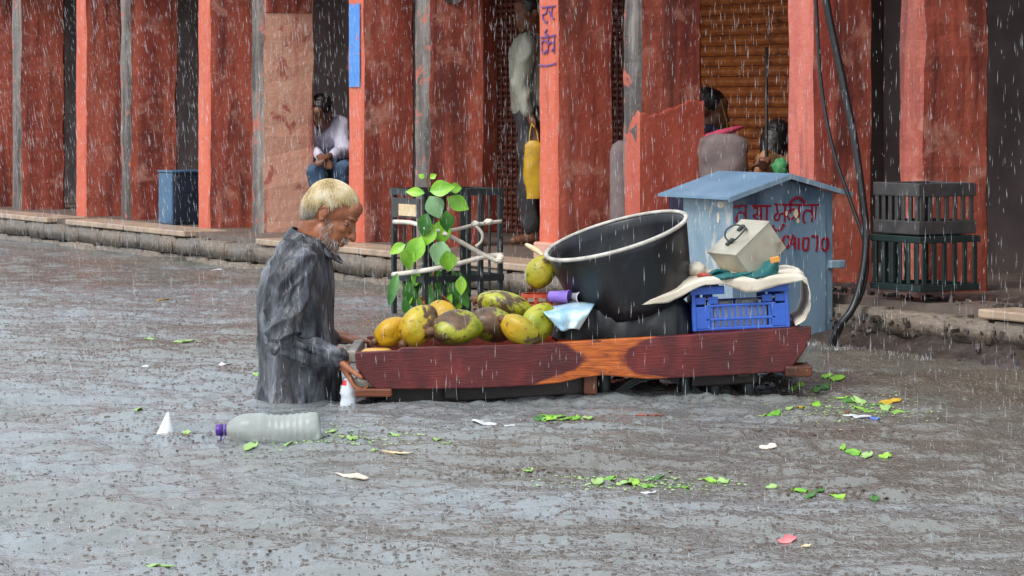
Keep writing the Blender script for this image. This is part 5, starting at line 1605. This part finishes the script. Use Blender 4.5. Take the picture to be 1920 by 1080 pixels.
one = [(421, 691, 22, .10, 'white', 'small white plastic scrap floating behind the man', 'litter', 'plastic_scrap'), (262, 692, 34, .06, 'white', 'flat white scrap at the far left behind the man', 'litter', 'plastic_scrap'),
       (908, 795, 48, .05, 'white', 'flat white strip floating in front of the cart', 'litter', 'plastic_strip'), (955, 800, 22, .03, 'white', 'tiny white strip right of the larger one before the cart', 'litter', 'plastic_strip'),
       (1607, 789, 54, .10, 'white', 'crumpled white wrapper floating at right among leaves', 'litter', 'wrapper'), (1640, 793, 14, .06, 'bluewrap', 'blue tip beside the crumpled white wrapper', 'litter', 'wrapper'),
       (1476, 1006, 34, .05, 'pinkwrap', 'pink wrapper floating at lower right', 'litter', 'wrapper'), (1218, 781, 56, .05, 'redbrown', 'red brown bark scrap floating before the cart', 'litter', 'bark_scrap'),
       (1668, 752, 44, .07, 'yellowleaf', 'long yellow leaf floating at the right', 'leaf', 'floating_leaf'), (1502, 762, 14, .06, 'yellowleaf', 'small yellow petal floating right of the cart', 'petal', 'petal'),
       (306, 564, 12, .10, 'yellowleaf', 'small yellow petal in the water near the left kerb', 'petal', 'petal'), (1588, 777, 14, .05, 'redbrown', 'little rust red scrap above the crumpled wrapper', 'litter', 'scrap'),
       (1440, 835, 34, .03, 'sack', 'pale flat sliver floating below the right end of the cart', 'litter', 'sliver'), (1216, 930, 30, .04, 'white', 'white sliver in the open water below the cart', 'litter', 'sliver'),
       (1512, 1020, 18, .03, 'tan', 'tan fleck beside the pink wrapper', 'litter', 'fleck'), (405, 511, 20, .12, 'white', 'white foam blob near the left kerb', 'litter', 'foam_blob'),
       (745, 853, 60, .05, 'tan', 'long tan sliver right of the bottle', 'litter', 'sliver'), (660, 900, 70, .04, 'sack', 'pale sliver below the bottle', 'litter', 'sliver'), (300, 1064, 56, .03, 'palegreen', 'pale green blade at the lower left edge', 'leaf', 'floating_leaf')]
for q, (x, y, w_, d_, mt, lb, ct, nm) in enumerate(one):
    floater(x, y, w_, d_, M[mt], lb, ct, nm, None, seed=q)
for (xs_, lab, grp) in (
    ([(1012, 787, 22), (1024, 783, 24), (1036, 780, 22), (1048, 783, 22), (1060, 788, 18), (1078, 787, 22), (1100, 787, 24), (1030, 788, 26), (1018, 780, 14), (1045, 778, 16)], 'bright green leaf shred afloat in front of the cart', 'leaf shreds before the cart'),
    ([(1550, 716, 22), (1570, 718, 26), (1545, 728, 22), (1530, 730, 18), (1575, 745, 24), (1590, 750, 26), (1560, 742, 14), (1610, 750, 20), (1640, 755, 30), (1450, 772, 26), (1472, 776, 22), (1430, 775, 16), (1500, 725, 16), (1660, 762, 20), (1630, 770, 22), (1530, 757, 16), (1480, 768, 14), (1650, 776, 20), (1490, 729, 14), (1600, 843, 26), (1625, 846, 22), (1660, 850, 22), (1580, 838, 12), (1615, 765, 18), (1685, 768, 18)], 'green leaf shred floating right of the cart', 'leaf shreds right of the cart'),
    ([(1230, 889, 34), (1150, 893, 22), (1142, 899, 22), (1215, 908, 26), (1240, 912, 20), (1270, 908, 26), (1170, 905, 26), (1120, 905, 22), (1190, 902, 20), (1285, 915, 16), (1448, 908, 22), (1500, 930, 30), (1535, 928, 18), (1570, 936, 24), (1520, 938, 14), (1330, 893, 20), (1355, 895, 20), (990, 880, 20), (1640, 938, 18)], 'green leaf shred floating in the open water at lower right', 'leaf shreds in the open water'),
    ([(740, 818, 14), (820, 828, 18), (840, 836, 14), (660, 822, 22), (620, 812, 14), (700, 850, 18), (540, 833, 16), (470, 838, 20), (350, 815, 16), (345, 640, 40), (380, 638, 30), (490, 712, 30), (280, 634, 16), (260, 785, 14)], 'pale green leaf shred floating at the left', 'leaf shreds at the left')):
    for q, (x, y, w_) in enumerate(xs_):
        mt = 'palegreen' if 'pale' in lab else rf.choice(['leaf', 'leaf', 'palegreen', 'leafdark'])
        floater(x, y, w_, .05 + .004 * (1000 - y) / 10 * .3, M[mt], lab, 'leaf', 'leaf_shred', grp, seed=q * 1.7)

# thin scum of plant bits drifting in streaks
sc_ = []
for cx_, cy_, sx, sy, n in ((1600, 770, 110, 26, 420), (1220, 902, 150, 16, 260), (640, 822, 150, 16, 300), (350, 820, 90, 10, 90), (420, 700, 120, 8, 90), (1540, 930, 120, 8, 110), (980, 880, 110, 5, 90), (1060, 790, 60, 6, 90), (380, 640, 80, 5, 60), (1500, 815, 160, 12, 140), (1000, 1000, 700, 60, 150)):
    for q in range(n):
        x, y = rf.gauss(cx_, sx * .6), rf.gauss(cy_, sy * .6)
        if y < 500: continue
        Y = yrow(y); c = WA(x, Y); r_ = rf.uniform(.002, .005); a = rf.uniform(0, 3); z = wz(c.x, c.y) + .002
        sc_.append(([c + Vector((r_ * 1.6 * math.cos(a + t), r_ * 2.0 * math.sin(a + t), z + rf.uniform(0, .004))) for t in (0, 1.3, 2.9, 4.4)], [[0, 1, 2, 3]]))
half = len(sc_) // 2
tag(mk('plant_scum', merge(*sc_[:half]), M['palegreen']), 'pale green plant scum drifting in streaks', kind='stuff')
tag(mk('plant_scum', merge(*sc_[half:]), M['husk']), 'tan plant scum drifting in streaks', kind='stuff')

# ------------------------------------------------------------------ rain
def rain_mat(name, a, c=(.9, .92, .95)):
    m = NT(name)
    m.b.inputs['Alpha'].default_value = a
    return m.done(c, .25)
def spindle(v, f, c, d, L, r_):
    n = len(v)
    v += [c - d * L, c + Vector((r_, 0, 0)) + d * L * .2, c + Vector((-r_ * .5, r_ * .87, 0)) + d * L * .2, c + Vector((-r_ * .5, -r_ * .87, 0)) + d * L * .2, c + d * L]
    for a, b in ((1, 2), (2, 3), (3, 1)): f += [[n, n + b, n + a], [n + a, n + b, n + 4]]
rr = random.Random(77)
v, f = [], []
for q in range(22000):
    Y = 6.5 + 14.5 * rr.random() ** .62
    c = Vector((rr.uniform(-.20, .20) * Y, Y, rr.uniform(0.03, 2.3)))
    if Y > 12.5 and (c - P0).dot(V) > .5: continue
    sl = .15 * max(0, -c.x / Y * 6) + rr.gauss(0, .035)
    spindle(v, f, c, Vector((sl, 0, -1)).normalized(), rr.uniform(.006, .030), rr.uniform(.0008, .0023))
tag(mk('rain', (v, f), rain_mat('rain_drops', .14), smooth=True), 'falling rain drops', kind='stuff')
# muddy crowns thrown up where the drops strike, thicker in drifting bands and toward the right
v, f = [], []
def crown(c, r_, h):
    n = len(v)
    k = 4
    a0 = rr.uniform(0, 6)
    for i in range(k):
        a = a0 + 2 * math.pi * i / k
        v.append(c + Vector((r_ * 1.5 * math.cos(a), r_ * 1.5 * math.sin(a), -.006)))
    for i in range(k):
        a = a0 + .3 + 2 * math.pi * i / k
        v.append(c + Vector((r_ * .75 * math.cos(a), r_ * .75 * math.sin(a), h * rr.uniform(.3, 1.0))))
    v.append(c + Vector((0, 0, h * rr.uniform(.3, 1.1))))
    for i in range(k):
        b = (i + 1) % k
        f.append([n + i, n + b, n + k + b, n + k + i]); f.append([n + k + i, n + k + b, n + 2 * k])
cnt = 0
while cnt < 34000:
    Y = 6.2 + 15 * rr.random()
    x = rr.uniform(-.2, .2) * Y
    if (Vector((x, Y, 0)) - P0).dot(V) > -.03: continue
    band = .42 + .32 * nz((x * .8, Y * 1.6, 0)) + .30 * nz((x * 2.2, Y * 7, 4)) + .25 * (x / Y) * 5 + (.25 if Y > 10.5 else 0)
    if rr.random() > max(.06, band): continue
    crown(Vector((x, Y, wz(x, Y))), .0025 + .0068 * rr.random() ** 2, rr.uniform(.0012, .0042))
    cnt += 1
M['mudwater'] = plain('muddy_splash_water', srgb(102, 92, 84), srgb(84, 75, 68), 30, .14, 0)
tag(mk('rain_pits', (v, f), M['mudwater'], smooth=True), 'muddy pits and crowns where rain strikes the flood', kind='stuff')
v, f = [], []
def spike(c, h, r_, sp):
    n = len(v)
    v.extend([c + Vector((r_, 0, 0)), c + Vector((-r_ * .5, r_ * .87, 0)), c + Vector((-r_ * .5, -r_ * .87, 0)), c + Vector((rr.gauss(0, sp), rr.gauss(0, sp), h))])
    f.extend([[n, n + 1, n + 3], [n + 1, n + 2, n + 3], [n + 2, n, n + 3]])
for q in range(2600):
    Y = 6.2 + 14 * rr.random() ** 1.1
    x = rr.uniform(-.2, .2) * Y
    if (Vector((x, Y, 0)) - P0).dot(V) > -.02: continue
    spike(Vector((x, Y, wz(x, Y) - .003)), rr.uniform(.006, .018), rr.uniform(.0012, .0026), .004)
for q in range(420):                                    # spatter where the roof water lands by the rubble
    spike(fac(rr.uniform(8.0, 9.6), -.31 + rr.gauss(0, .04), -.005), rr.uniform(.012, .036), rr.uniform(.0015, .0035), .008)
tag(mk('rain_splashes', (v, f), rain_mat('splash_drops', .3), smooth=True), 'small white splashes of rain on the flood water', kind='stuff')
